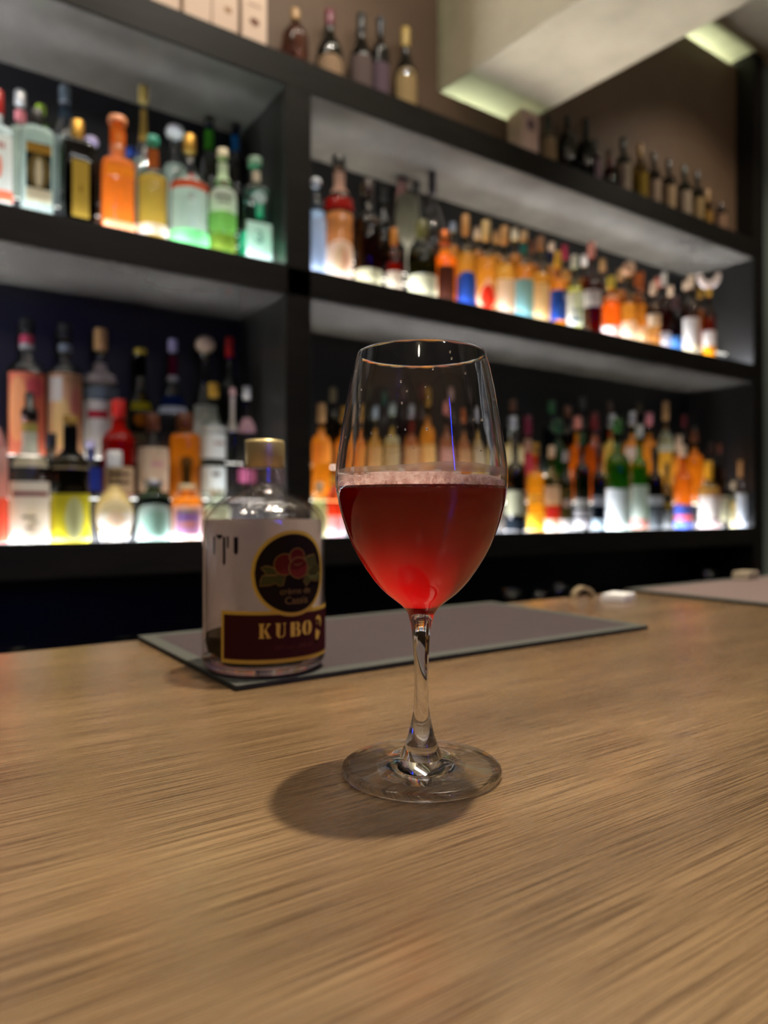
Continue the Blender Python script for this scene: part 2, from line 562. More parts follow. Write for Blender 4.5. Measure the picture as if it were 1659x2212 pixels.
def bottle(bay, row, cx, top, w, shape, gl, liq, fill, cap, caph, labels, desc, capst='c', capw=1.14, turn=None, dens=1.0, cloud=.55, xmax=None):
    R = .035
    for _ in range(4):
        yc = ROWY[bay][row]+R
        x, t = at_y(cx, yc)
        k = (cx-829.5)/F_PX
        R = max(.011, min(ROWR[bay][row], w*t/math.sqrt(1+k*k)/(2*F_PX)*.97))
    q = SHAPES[shape][4]
    if q:
        R *= .90
        yc = ROWY[bay][row]+R*1.13
    for (b_, r_, x0, R0) in PLACED:
        if b_ == bay and r_ == row and abs(x-x0) < R+R0+.001:
            need = abs(x-x0)-R0-.001
            if need > .62*R:
                R = need
            else:
                R *= .72
                x = x0+math.copysign(R+R0+.0012, x-x0)
    if bay != 'T':
        x = min(x, .806-R*1.06) if cx < 640 else max(.888+R*1.06, min(x, 2.990-R*1.06))
    PLACED.append((bay, row, x, R))
    zb = ZS[bay]+RISE.get(bay, (0, 0, 0))[row]+.0004
    H = max(.05, z_of(top, t)-zb)
    ceil_ = {'L': .655, 'U': 1.179, 'T': 9}[bay]
    H = min(H, ceil_-zb)
    capm = caph*t/F_PX
    azc = math.atan2(-x, yc)
    hs, hn, rn, rf, p, st = SHAPES[shape]
    if turn is None:
        turn = .3 if p else .72
    root = empty('bottle', (x, yc, zb), desc, 'bottle', GROUPS[bay], azc*turn)
    Hg = H-capm*(.35 if capst == 'c' else .85)
    P, (p, hs, hn) = profile(shape, R, Hg)
    sq = (lambda z: p if z < hs*Hg*1.02 else (2.0 if z > hn*Hg else p+(2-p)*(z-hs*Hg)/((hn-hs)*Hg))) if p else None
    link('glass', lathe('glass', P, 24, sq), thin_glass(C.get(gl, gl), dens), root)
    if liq and fill:
        zt = max(.02, fill*Hg)
        Q = [(0, .007), (P[3][0]*.90, .007)]
        Q += [(r*.93, z) for r, z in P[3:-4] if .009 < z < zt]
        Q += [(rad_of(P, zt)*.93, zt), (0, zt)]
        link('liquid', lathe('liquid', Q, 20, sq), liquid_mat(C.get(liq, liq), cloud), root)
    # stopper
    rc = max(.008, R*rn*capw)
    cm = plastic(C.get(cap, cap), .32, .75 if cap in ('goldm', 'silver', 'steel', 'copper') else 0)
    if capst == 'c':
        cp = [(0, H-capm), (rc*.98, H-capm), (rc, H-capm+.001), (rc, H-.0025), (rc*.9, H), (0, H)]
    elif capst == 'ball':
        cp = [(0, H-capm)] + [(max(0, capm/2*math.sin(a*math.pi/8))*capw, H-capm/2-capm/2*math.cos(a*math.pi/8)) for a in range(1, 8)] + [(0, H)]
    elif capst == 'disc':
        cp = [(0, H-capm*1.1), (R*rn*.5, H-capm*1.1), (R*rn*.6, H-capm), (rc*1.5, H-capm*.8), (rc*1.75, H-capm*.45), (rc*1.4, H-.001), (0, H)]
    else:   # pourer: slim spout
        cp = [(0, H-capm), (rc, H-capm), (rc, H-capm*.62), (rc*.55, H-capm*.5), (rc*.5, H), (0, H)]
    link({'c': 'cap', 'ball': 'stopper', 'disc': 'stopper', 'pour': 'pourer'}[capst], lathe('cap', cp, 18), cm, root)
    # labels: (photo row top, bottom, colour, shape, half angle, marks)
    for lb in labels:
        y0, y1, col = lb[:3]
        form = lb[3] if len(lb) > 3 else 'b'
        half = math.radians(lb[4] if len(lb) > 4 else (40 if p else 66))
        marks = lb[5] if len(lb) > 5 else ()
        z1 = z_of(y0, t-.9*R)-zb
        z0 = max(.0015, z_of(y1, t-.9*R)-zb)
        z1 = min(max(z1, z0+.004), Hg-.004)
        rad = lambda a, z, o=.0007: rad_of(P, z)*super_r(a, sq(z) if sq else 0)+o
        name = 'neck_band' if z0 > hs*Hg else 'label'
        mt = paper(C.get(col, col))
        if form == 'd':
            zc, hh = (z0+z1)/2, (z1-z0)/2
            f0 = lambda s: zc-hh*math.sqrt(max(0, 1-s*s)); f1 = lambda s: zc+hh*math.sqrt(max(0, 1-s*s))
            half = min(half, hh/R*1.02)
        elif form == 'a':
            f0 = lambda s: z0; f1 = lambda s: z1-(z1-z0)*.32*(1-math.sqrt(max(0, 1-s*s)))
        elif form == 'leaf':
            f0 = lambda s: z0+(z1-z0)*.3*abs(s)**1.5; f1 = lambda s: z1-(z1-z0)*.62*abs(s)
        else:
            f0 = lambda s: z0; f1 = lambda s: z1
        lab = patch(name, mt, root, rad, -half, half, f0, f1, 24 if half > 2 else 12, 3 if z1-z0 > .03 else 1)
        if half > 3.1:
            continue
        for mk in marks:
            if mk[0] == 'T':
                _, s, xf, yf, hf, mc = mk
                wrap_text(s, hf*(z1-z0), xf*half*R, z0+yf*(z1-z0), paper(C.get(mc, mc)), lab, rad, R, .0006)
            else:
                xf, yf, wf, hf, mc, mf = mk
                za, zb_ = z0+(yf-hf/2)*(z1-z0), z0+(yf+hf/2)*(z1-z0)
                zc2, hh2 = (za+zb_)/2, (zb_-za)/2
                if mf == 'd':
                    g0 = lambda s: zc2-hh2*math.sqrt(max(0, 1-s*s)); g1 = lambda s: zc2+hh2*math.sqrt(max(0, 1-s*s))
                elif mf == 'a':
                    g0 = lambda s: za; g1 = lambda s: zb_-(zb_-za)*.45*(1-math.sqrt(max(0, 1-s*s)))
                else:
                    g0 = lambda s: za; g1 = lambda s: zb_
                patch('print', paper(C.get(mc, mc)), lab, lambda a, z: rad(a, z, .0013), (xf-wf/2)*half, (xf+wf/2)*half, g0, g1, 8, 2)
    return root


B = bottle
# ---- upper lit shelf, left bay, front row
B('U', 0, -8, 196, 82, 'sq', 'clear', 'e6f0ea', .86, 'red', 50, [(288, 432, 'white', 'b', 44, ((-.35, .84, .16, .08, 'red', 'b'), (-.1, .85, .16, .08, 'red', 'b'), (.15, .85, .16, .08, 'red', 'b'), (.4, .84, .16, .08, 'red', 'b'), (.1, .52, .45, .34, 'coral', 'd'), (0, .09, 2, .16, 'coral', 'b')))],
  'square clear gin bottle with red cap at the left edge of the upper shelf')
B('U', 0, 80, 238, 84, 'sqs', 'clear', 'dcebe2', .86, 'black', 34, [(308, 432, '1c1a16', 'b', 36, ((0, .90, 2, .16, 'goldm', 'b'), (0, .5, 1.9, .62, '7a6a42', 'd'), (0, .48, .7, .5, 'cream', 'd'), (0, .08, 2, .24, 'cream', 'b')))],
  'square clear bottle with black cap and a black and gold label')
B('U', 0, 168, 262, 84, 'sqs', '1d100c', '120806', .8, 'goldm', 48, [(345, 468, 'd2b04c', 'b', 26, ((0, .5, .35, .14, '9a7c2c', 'd'),))],
  'near-black square bottle with gold cap and tall gold label', turn=.1)
B('U', 0, 254, 255, 84, 'neck', 'f6b478', 'ff9a48', .93, 'f0a070', 14, [(358, 378, 'f4a838', 'b', 44), (408, 440, 'f0a040', 'b', 12), (478, 493, 'ffd9b0', 'b', 50), (272, 300, 'f08030', 'b', 60, (('T', '93', 0, .1, .9, 'f4d080'),))],
  'bright orange bottle with gold print on its neck and shoulder', cloud=.75)
B('U', 0, 330, 296, 68, 'whis', 'b8d8c8', 'dca030', .62, 'teal', 16, [(312, 352, 'copper', 'b', 180), (482, 505, 'f2f0ee', 'b', 74)],
  'golden bottle with orange neck foil, teal cap and a white strip at its foot', cloud=.7)
B('U', 0, 409, 294, 92, 'gin', 'e4efe6', 'e8f4ea', .62, 'goldm', 36, [(386, 404, 'b8482c', 'b', 84), (372, 382, 'red', 'd', 14), (494, 530, '8ef0a0', 'b', 80), (418, 432, 'grey', 'b', 8)],
  'wide domed clear gin bottle with a red band and glowing green foot', cloud=.45)
B('U', 0, 481, 324, 68, 'bord', 'a6cf98', 'b4d488', .5, 'cream', 18, [(342, 384, 'dfead2', 'b', 180), (388, 402, 'maroon', 'd', 40), (404, 456, 'eef2f0', 'a', 74, ((0, .62, 1.0, .16, 'grey', 'b'), (0, .4, .7, .1, 'grey', 'b'))), (458, 492, '8cc070', 'b', 74), (505, 540, '7d8a3c', 'b', 60)],
  'pale green bottle with white neck, arched white label and green band', cloud=.5)
B('U', 0, 551, 342, 75, 'sq', '7fd0b4', '58c8a4', .3, '7fa088', 18, [(360, 384, 'f0d4c0', 'b', 40), (480, 558, 'f2f6f8', 'b', 42, (('T', '3', 0, .42, .5, '8a949a'), (0, .52, .8, .04, 'b8c4c8', 'b'))), (412, 440, 'silver', 'd', 26), (436, 462, 'silver', 'b', 5), (440, 470, '30c898', 'b', 12)],
  'square green bottle with silver key emblem and white label marked 3', cloud=.5)
# ---- upper lit shelf, left bay, behind
B('U', 1, 44, 198, 62, 'whis', 'dfe9e2', 'e4f0e8', .7, 'silver', 30, [(228, 250, 'pink', 'b', 180)], 'clear bottle with silver stopper and pink neck band behind the square gins')
B('U', 2, 88, 228, 42, 'tall', 'a8cc3c', 'lime', .8, 'lime', 20, [], 'lime green bottle in the back row of the upper left shelf')
B('U', 1, 140, 188, 76, 'gin', 'c4ced0', 'c0ccce', .6, 'steel', 34, [(196, 208, 'silver', 'b', 180), (214, 242, '3c4a58', 'b', 180)], 'clear round-shouldered bottle with blue-grey capsule near the gold-capped bottle')
B('U', 1, 196, 298, 60, 'short', '20242c', None, 0, 'lav', 20, [], 'dark bottle with a pale lavender stopper half hidden by the orange bottle', capst='disc')
B('U', 1, 310, 187, 74, 'bell', 'd4d8d2', 'c8d4d0', .5, 'b09a50', 36, [(224, 296, 'c0a050', 'b', 40)], 'tall bell-shaped clear bottle with gold foil top')
B('U', 2, 284, 318, 50, 'short', '18191d', None, 0, 'blue', 28, [], 'dark bottle with a blue ball stopper between orange and golden bottles', capst='ball')
B('U', 1, 378, 275, 88, 'gin', 'e2ebe8', 'dce8e4', .7, 'e8eef2', 24, [], 'clear wide-shouldered decanter with a white disc stopper', capst='disc')
B('U', 2, 452, 260, 54, 'bord', '16281a', None, 0, '101410', 14, [(272, 316, '58b038', 'b', 180)], 'dark bottle with bright green neck foil in the back row')
B('U', 2, 530, 280, 48, 'bord', '14181c', None, 0, '101418', 12, [(292, 326, '2f78b8', 'b', 180)], 'dark bottle with bright blue neck foil behind the square green bottle')
# ---- upper lit shelf, right bay, front row
B('U', 0, 682, 384, 46, 'tall', 'c6d6e4', 'c8dcf0', .7, 'e4ecf4', 22, [(470, 588, 'cfdcec', 'b', 80)], 'frosted pale blue bottle right beside the wooden post', capst='ball', cloud=.7)
B('U', 0, 732, 338, 68, 'taper', 'c49a80', 'c08a70', .55, 'black', 26, [(362, 410, 'b89c90', 'b', 60), (424, 448, 'b8201c', 'b', 84), (518, 602, 'efe6d2', 'a', 72, ((0, .5, .9, .62, 'd8c8a4', 'd'), (.2, .5, .35, .5, 'e8c0a0', 'd'), (-.55, .3, .4, .3, 'cfe0d8', 'd')))],
  'pinkish bottle with black cap, red shoulder band and big cream picture label')
B('U', 0, 795, 392, 62, 'whis', '4a2c18', '3a1610', .5, 'dbrown', 30, [(580, 614, 'f3f0c4', 'b', 76)], 'dark brown bottle with a cream strip label right of the red-banded bottle')
B('U', 0, 851, 494, 38, 'whis', '8a3c18', '8a2010', .5, 'c88030', 36, [(586, 621, 'f1eed0', 'b', 76)], 'short dark red bottle with orange cap and small cream label')
B('U', 0, 912, 478, 66, 'bord', '3c3a1c', '4a4418', .5, 'olive', 40, [(592, 637, 'f0efc8', 'b', 78)], 'dark olive bottle with wide pale yellow label behind the stemmed grey glass')
B('U', 0, 960, 500, 64, 'whis', 'f09a28', 'ff9a18', .74, 'copper', 28, [(574, 650, '40302a', 'b', 40, ()), (532, 560, 'ffae20', 'b', 80)],
  'glowing orange bottle with a black front label', cloud=.8)
B('U', 0, 1006, 465, 42, 'bord', 'e0c070', 'd8a850', .62, 'c89050', 42, [(510, 516, 'black', 'b', 180), (586, 658, '2a56d0', 'a', 76)], 'amber bottle with a royal blue arched label')
B('U', 0, 1050, 478, 48, 'bord', 'e4c070', 'e0a04c', .62, 'd8b878', 40, [(522, 530, 'black', 'b', 180), (598, 670, 'f0d0b8', 'leaf', 72, ((0, .40, 1.2, .7, 'e0402c', 'd'),))], 'amber bottle with a red leaf-shaped label')
B('U', 0, 1090, 490, 44, 'bord', 'e0c47c', 'd8b060', .6, 'd09c5c', 36, [(530, 537, 'black', 'b', 180), (602, 678, 'eceae2', 'b', 76)], 'amber bottle with plain white label between red and sky blue labels')
B('U', 0, 1132, 500, 42, 'bord', 'e0b864', 'e09a48', .62, 'd0b080', 20, [(521, 542, '3a8888', 'b', 180), (602, 683, '7cc6de', 'b', 76)], 'amber bottle with a sky blue label and teal neck')
B('U', 0, 1168, 512, 38, 'bord', 'd8b868', 'd0a458', .6, 'a87850', 26, [(612, 690, 'e6dcb0', 'b', 72)], 'amber bottle with cream label right of the sky blue label')
B('U', 0, 1205, 544, 38, 'whis', 'e0a840', 'e0a030', .68, 'e0b028', 34, [(626, 692, '2450b8', 'b', 70, ((.7, .8, .5, .2, 'lav', 'b'),))], 'gold bottle with a deep blue label and yellow cap')
B('U', 0, 1241, 552, 36, 'bord', 'd8d890', 'dcdca0', .6, 'pale', 26, [(632, 703, 'dfe6ea', 'b', 74, ((0, .45, 1.2, .1, '8898a8', 'b'), (0, .2, 1.0, .16, '7888a0', 'b')))], 'pale bottle with a white and grey label right of the deep blue label')
B('U', 0, 1278, 524, 42, 'bord', '6a1c14', '70140e', .6, 'd89080', 34, [(626, 662, 'efe9e2', 'b', 70)], 'dark red bottle with a square white label and pink cap')
B('U', 0, 1320, 598, 44, 'whis', 'd87828', 'e86020', .6, 'd8c040', 28, [(633, 644, 'pale', 'b', 180), (704, 726, 'f4f2ec', 'b', 78)], 'red-orange bottle with yellow cap and low white label')
B('U', 0, 1358, 566, 36, 'whis', 'c8a058', 'c88a40', .55, 'c8a080', 30, [(694, 732, 'f3edd4', 'b', 78)], 'amber bottle with round tan stopper and cream label', capst='ball', capw=1.0)
B('U', 0, 1386, 588, 22, 'tall', 'c09048', 'c88030', .6, 'copper', 40, [(706, 736, 'e8d8b0', 'b', 78)], 'slim amber bottle with a small cream label')
B('U', 0, 1411, 610, 34, 'whis', 'b89878', 'a07050', .5, 'beige', 26, [(678, 704, 'd8ccb0', 'b', 60)], 'pale brown bottle between slim amber and dark red bottles')
B('U', 0, 1434, 590, 30, 'bord', '5a2420', '50140f', .55, 'white', 28, [(717, 749, 'eef0f8', 'b', 78)], 'dark red bottle with white cap and small white label')
B('U', 0, 1461, 640, 28, 'short', '40343a', '301c20', .5, '50383c', 26, [(727, 754, '5c94dc', 'b', 78)], 'short dark bottle with a light blue label')
B('U', 0, 1492, 596, 38, 'bord', '9a7a60', '804030', .5, 'beige', 26, [(686, 762, 'efeee6', 'b', 76, ((0, .12, 2, .24, 'cream', 'b'),))], 'bottle with tall white label near the right end of the upper shelf')
horn_bottle = B('U', 0, 1531, 622, 30, 'whis', '7a3c1c', '8a3c14', .6, 'gold', 18, [(714, 747, 'eeece2', 'b', 78), (748, 768, 'f0a020', 'b', 78)], 'red-brown bottle with a pale horn-shaped stopper and white over orange labels')
horn_z = max(v.co.z for ch in horn_bottle.children for v in ch.data.vertices)
# ---- upper lit shelf, right bay, behind
for cx, top, w, shape, gl, liq, cap, ch, lb, d in (
        (790, 398, 44, 'whis', '5c4a24', 'olive', 'olive', 20, [], 'olive bottle in the second row behind the dark brown bottle'),
        (828, 404, 38, 'bord', '1c1c1a', None, '30302c', 30, [(446, 470, 'silver', 'd', 30)], 'black bottle with a painted highlight on its shoulder'),  # silver disc on the shoulder stands in for a white highlight
        (868, 344, 46, 'tall', 'c8a8a0', None, 'black', 14, [(366, 420, 'c8a09c', 'b', 60), (424, 442, 'c04050', 'b', 30)], 'tall pink-labelled bottle behind the stemmed grey glass'),
        (896, 356, 48, 'tall', 'c8d0d0', None, 'black', 14, [(374, 396, 'd4e0e6', 'b', 180)], 'tall clear bottle with white neck and black cap'),
        (934, 366, 56, 'gin', 'd8d4d0', None, '2c2230', 44, [], 'cut-glass decanter with a dark tall stopper'),
        (978, 482, 34, 'bord', 'b89450', 'amber', '90a0b8', 18, [], 'amber bottle with bluish cap behind the orange bottle'),
        (1031, 492, 36, 'bord', 'c09a50', 'amber', 'beige', 24, [], 'amber bottle with beige cap behind the red leaf label'),
        (1072, 500, 36, 'bord', 'c8a458', 'gold', 'tan', 24, [], 'honey bottle with tan cap behind the plain white label'),
        (1112, 494, 34, 'bord', 'c09a50', 'amber', 'cream', 24, [], 'honey bottle with cream cap behind the sky blue label'),
        (1150, 520, 34, 'bord', 'b88c48', 'amber', 'brown', 24, [], 'honey bottle with brown cap behind the cream label'),
        (1192, 524, 34, 'bord', 'b08840', 'amber', 'beige', 18, [(540, 556, 'navy', 'b', 180)], 'amber bottle with beige cap and navy neck'),
        (1220, 530, 30, 'bord', 'a88848', 'gold', 'b02048', 30, [], 'amber bottle with a crimson capped neck'),
        (1262, 552, 32, 'bord', '8c6c40', 'amber', 'white', 22, [], 'brown bottle with white cap behind the pale bottle'),
        (1302, 560, 34, 'whis', '8c5c34', 'brown', 'tan', 26, [], 'brown bottle behind the red-orange bottle'),
        (1340, 582, 32, 'whis', '9a7040', 'amber', 'tan', 24, [], 'amber bottle left of the round tan stopper'),
        (1376, 590, 30, 'whis', '9a6c3c', 'copper', 'copper', 28, [], 'copper-capped bottle behind the slim amber bottle'),
        (1420, 600, 28, 'whis', '80604a', 'brown', 'rose', 22, [], 'brown bottle with rose cap behind the pale brown bottle'),
        (1448, 618, 28, 'whis', '7c5c48', 'brown', 'beige', 22, [], 'brown bottle with beige cap behind the light blue label'),
        (1480, 608, 24, 'whis', '806048', 'brown', 'beige', 18, [], 'brown bottle with small beige cap behind the tall white label'),
        (1512, 624, 26, 'whis', '7c5638', 'copper', 'goldm', 20, [], 'brown bottle with gold cap last in the second row')):
    B('U', 2 if cx in (868, 896) else 1, cx, top, w, shape, gl, liq, .72, cap, ch, lb, d, cloud=.65)

# ---- lower lit shelf, left bay, front row
B('L', 0, -18, 800, 72, 'bord', 'd8a0a0', 'e87058', .45, 'black', 70, [(915, 1075, 'd8c0bc', 'b', 80), (1076, 1172, 'f07860', 'b', 80)], 'pink and coral bottle cut by the left edge of the photo')
B('L', 0, 64, 848, 92, 'whis', 'd6d2c4', 'd8d2c0', .3, '14110e', 62, [(911, 929, 'c4c070', 'b', 180), (930, 976, 'dfe6da', 'b', 180), (985, 1008, 'c8c4b4', 'b', 60), (1040, 1172, 'f6f5f0', 'b', 74, ((0, .80, 1.5, .07, '8a4658', 'b'), (-.05, .42, .5, .04, '8a8a86', 'b'), (.12, .33, .4, .05, 'b8b8b4', 'd'), (-.02, .24, .3, .03, '7a5a54', 'b')))],
  'clear bottle with black pourer and large white label with maroon bar', capst='pour')
B('L', 0, 152, 898, 87, 'bord', '2c2a18', '1c1c10', .6, 'a0803c', 20, [(920, 992, '16181a', 'b', 180), (990, 1012, 'b8a888', 'b', 70), (1066, 1172, 'f0e23c', 'b', 78, ((.12, .5, .72, .86, 'e8edb4', 'd'), (0, .06, 2, .06, 'f4e8a0', 'b')))],
  'dark bottle with a bright yellow label and pale oval')
B('L', 0, 247, 974, 92, 'round', 'd6d0b8', 'd0c8a8', .66, 'e8ecee', 34, [(1080, 1168, 'f4f6f8', 'd', 80, ((0, .5, .9, .42, 'f2dcc4', 'd'),))], 'squat frosted bottle with white cap and round white label', cloud=.7)
B('L', 0, 332, 1036, 74, 'short', '48603c', '40604a', .6, 'silver', 16, [(1076, 1090, '14161a', 'b', 80), (1088, 1167, 'd2ece2', 'a', 76, ((0, .45, 1.2, .7, 'b4dccc', 'a'),))], 'short bottle with a mint green arched label')
B('L', 0, 404, 1046, 72, 'short', 'f0b050', 'f4a030', .8, 'f0dcb0', 14, [(1092, 1166, 'f2f0f2', 'b', 66, ((0, .52, 1.4, .74, 'b8a0d8', 'b'), (0, .66, 1.2, .1, '6a60d0', 'b'), (0, .45, 1.1, .16, 'e8a898', 'd'), (0, .84, 1.3, .1, '88a898', 'b')))],
  'short amber bottle with a violet picture label in white border')
B('L', 0, 470, 1056, 58, 'short', 'd8e0c8', 'd4dcc0', .7, 'pale', 14, [(1098, 1164, 'e4e8d0', 'b', 70)], 'pale greenish bottle behind the cassis liqueur bottle')
# ---- lower lit shelf, left bay, second row
B('L', 1, 110, 936, 62, 'whis', '2a2a24', None, 0, '1c1c22', 30, [], 'black bottle standing between the white and yellow labels')
B('L', 1, 196, 950, 54, 'bord', '1c2450', 'navy', .6, 'lav', 22, [(1010, 1060, '2c3a90', 'b', 60)], 'navy blue bottle right of the yellow label', capst='ball')
B('L', 1, 256, 864, 82, 'bord', 'b02420', 'c82018', .62, 'red', 40, [(906, 950, 'c02018', 'b', 180), (1008, 1066, 'c8b490', 'b', 56, ((0, .72, 1.2, .12, '40302a', 'b'), (0, .42, 1.2, .12, '40302a', 'b')))], 'red bottle with beige striped label above the frosted bottle')
B('L', 1, 330, 894, 80, 'bord', '48200e', '3c160a', .62, 'brown', 36, [(966, 1062, 'dcc4a8', 'b', 62, ((.2, .62, .7, .1, 'd0a0a0', 'b'),))], 'dark brown bottle with a beige label left of the amber bottle')
B('L', 1, 400, 892, 72, 'short', 'f0b040', 'f0980c', .80, 'brown', 36, [(985, 1012, '5a4020', 'd', 50), (1005, 1062, '382812', 'b', 16)], 'glowing amber bottle with cork stopper and dark figure print', cloud=.7)
B('L', 1, 461, 828, 56, 'whis', 'dfe6e0', 'e0e6e0', .6, 'c89c30', 30, [(920, 930, 'f2f4f2', 'b', 80), (936, 990, 'e8eae6', 'b', 76, ((.3, .6, .7, .1, 'b09080', 'b'),)), (991, 1005, '2a2622', 'b', 84), (1008, 1062, 'e2e8e4', 'b', 76, ((.1, .7, .5, .16, '706860', 'd'),))], 'white-labelled clear bottle with gold cap and black waist band')
B('L', 1, 533, 836, 44, 'bord', 'd8d0cc', None, 0, 'e8ecea', 26, [(902, 934, 'c8a0ac', 'b', 60), (1012, 1042, 'c86c94', 'b', 70)], 'clear bottle with white cap and pink labels beside the side panel')
B('L', 1, 500, 838, 40, 'bord', 'd6d4d0', None, 0, 'e4b8b4', 16, [(856, 930, 'dcd6d0', 'b', 180)], 'bottle with a long white neck wrap and pinkish top')
# ---- lower lit shelf, left bay, back row
B('L', 2, 58, 692, 88, 'bord', 'b4b0a4', None, 0, '14161a', 26, [(717, 736, 'd85a78', 'b', 180), (737, 748, 'silver', 'b', 180), (803, 1000, 'f0866c', 'b', 70, ((-.45, .55, 1.0, .8, 'f4b07c', 'd'), (.35, .82, .9, .25, 'e06a70', 'd')))], 'tall bottle with coral label and pink neck ring in the back row')
B('L', 2, 140, 702, 80, 'bord', 'b8b4a8', None, 0, '16181e', 28, [(738, 754, 'a8b4c4', 'b', 180), (805, 1000, 'eeb890', 'b', 70, ((-.5, .8, .7, .3, 'e8e4dc', 'b'), (-.2, .4, 1.0, .6, 'f4d494', 'd'), (.5, .6, .6, .5, 'e8a090', 'd')))], 'tall bottle with peach label and blue-grey neck ring in the back row')
B('L', 2, 217, 711, 80, 'whis', 'c2c6c8', None, 0, 'tan', 46, [(780, 822, 'd8c8c8', 'b', 180), (834, 860, '7c8894', 'b', 80), (864, 1000, 'ece6e0', 'b', 72, ((-.2, .75, 1.0, .14, 'c03848', 'b'), (.62, .86, .5, .26, '801828', 'd')))], 'tall bottle with tan stopper and white label with red script')
B('L', 2, 303, 754, 86, 'round', '8c867a', '8a8478', .9, 'c0a838', 12, [(768, 808, '101010', 'b', 180), (838, 935, '1c1810', 'a', 46, ((0, .62, 1.9, .18, 'd8cc30', 'b'), (0, .84, .8, .2, '806a28', 'd'), (0, .3, 1.2, .3, 'b06820', 'd')))], 'ornate mosaic-patterned bottle with an arched black and yellow label')
B('L', 2, 373, 734, 78, 'bell', 'ccd2da', None, 0, 'lav', 26, [(764, 806, '6a1838', 'b', 180), (807, 818, 'e0e4e8', 'b', 180), (852, 876, '1c2c60', 'b', 84), (877, 892, 'dce4f4', 'b', 84)], 'clear bottle with maroon neck foil and navy shoulder band')
B('L', 2, 443, 726, 76, 'slope', 'b8b8a8', None, 0, 'beige', 38, [(874, 1000, 'e8ece8', 'b', 66)], 'long-necked sloping clear bottle with a cork ball stopper', capst='ball')
B('L', 2, 492, 729, 60, 'bord', '12301c', None, 0, 'd02820', 42, [], 'dark green bottle with a bright red cap beside the side panel')
# ---- lower lit shelf, right bay (left of and behind the wine glass)
B('L', 0, 690, 1042, 34, 'short', 'd8dcb0', 'd8d8a0', .7, 'cream', 16, [(1092, 1158, 'e8e8c0', 'b', 76)], 'pale cream-labelled bottle just right of the wooden post')
B('L', 0, 724, 1030, 38, 'short', 'e06030', 'e05020', .6, 'gold', 16, [(1086, 1112, 'e8603c', 'b', 76), (1114, 1158, 'd8e8f8', 'b', 76)], 'small bottle with orange-red and pale blue labels left of the wine glass')
for cx, top, w, gl, liq, cap, ch, lb, d in (
        (694, 872, 46, 'e8b440', 'f0a824', 'tan', 40, [(955, 1000, 'f0a040', 'b', 60)], 'amber bottle with tan cap beside the wooden post'),
        (744, 880, 44, 'e8a838', 'f0a020', 'goldm', 30, [(960, 1010, 'e8a850', 'b', 60)], 'amber bottle with gold cap at the wine glass edge'),
        (792, 884, 48, 'd0b860', 'd8a840', '90a0a8', 24, [(962, 1010, 'd8b070', 'b', 60)], 'amber bottle with grey cap seen through the bowl'),
        (838, 880, 44, 'c8c070', 'd0b050', 'a0b0a8', 22, [(945, 955, 'e0e8d8', 'b', 70), (962, 1010, 'c8b080', 'b', 60)], 'yellowish bottle with pale shoulder seen through the bowl'),
        (886, 884, 42, 'c08858', 'c88040', 'silver', 22, [(915, 940, '7a2820', 'b', 70), (962, 1010, 'd0a870', 'b', 60)], 'brown bottle with dark red upper label seen through the bowl'),
        (926, 852, 40, 'e8b850', 'f0b030', 'goldm', 30, [(960, 1005, 'e8c878', 'b', 60)], 'tall golden bottle seen through the middle of the bowl'),
        (972, 876, 40, 'a07068', 'b08060', 'rose', 24, [(965, 1005, 'd0a090', 'b', 60)], 'rose-capped bottle seen through the bowl'),
        (1018, 890, 44, 'b88850', 'c08038', 'copper', 24, [(952, 1000, 'c8a070', 'b', 60)], 'copper-capped amber bottle seen through the right of the bowl'),
        (1062, 886, 46, 'd0c8b0', 'c0a878', 'silver', 24, [(950, 1000, 'd8d0b8', 'b', 60)], 'silver-capped pale bottle at the right edge of the bowl'),
        (1108, 900, 50, 'd8dad0', 'd0c8b0', 'silver', 24, [(926, 945, 'd8e8e8', 'b', 80), (970, 1010, 'd8d0a8', 'b', 60)], 'clear bottle with white shoulder right of the wine glass'),
        (1140, 898, 50, 'b04840', 'a83838', 'maroon', 40, [(948, 976, 'e0c8b0', 'b', 70), (980, 1030, 'b84050', 'b', 66)], 'crimson bottle with dark red neck right of the wine glass'),
        (1206, 905, 52, '2c6a34', '2a7030', '1c3c20', 30, [], 'green bottle in the second row of the lower right shelf'),
        (1248, 900, 42, 'e09030', 'e88418', 'rose', 26, [(935, 955, 'e8a030', 'b', 66)], 'orange amber bottle right of the green second-row bottle'),
        (1284, 892, 42, 'b06020', 'c86010', '6a1818', 36, [], 'deep amber bottle with dark red cap in the second row'),
        (1322, 896, 46, 'd8d4b8', 'c8b878', 'silver', 26, [(928, 946, 'c85030', 'b', 70)], 'pale bottle with orange-red neck band in the second row'),
        (1366, 890, 44, 'e0b868', 'e0a040', 'silver', 28, [(965, 1000, 'e0e4e8', 'b', 60)], 'amber bottle with bright silver cap in the second row'),
        (1402, 892, 40, 'e0b060', 'e0a048', 'pink', 26, [], 'honey bottle with pink cap in the second row'),
        (1438, 868, 34, 'd8c88c', 'd8b048', 'tan', 40, [(930, 975, 'c4d8cc', 'b', 180)], 'tall tan-capped bottle with pale green neck'),
        (1466, 940, 38, 'e0b070', 'e09a40', 'beige', 34, [], 'honey bottle with beige cap in the second row'),
        (1500, 930, 42, 'e8a83c', 'f09a20', 'brown', 24, [], 'bright amber bottle behind the blue label'),
        (1536, 958, 30, '5a3c20', '6a3c14', 'dbrown', 24, [], 'dark brown bottle behind the large white label'),
        (1584, 962, 18, '4a3420', '5a3818', '6a3828', 20, [], 'dark brown bottle near the right end of the lower shelf')):
    B('L', 1, cx, top, w, 'bord' if cx % 3 else 'whis', gl, liq, .80, cap, ch, lb, d, cloud=.75)
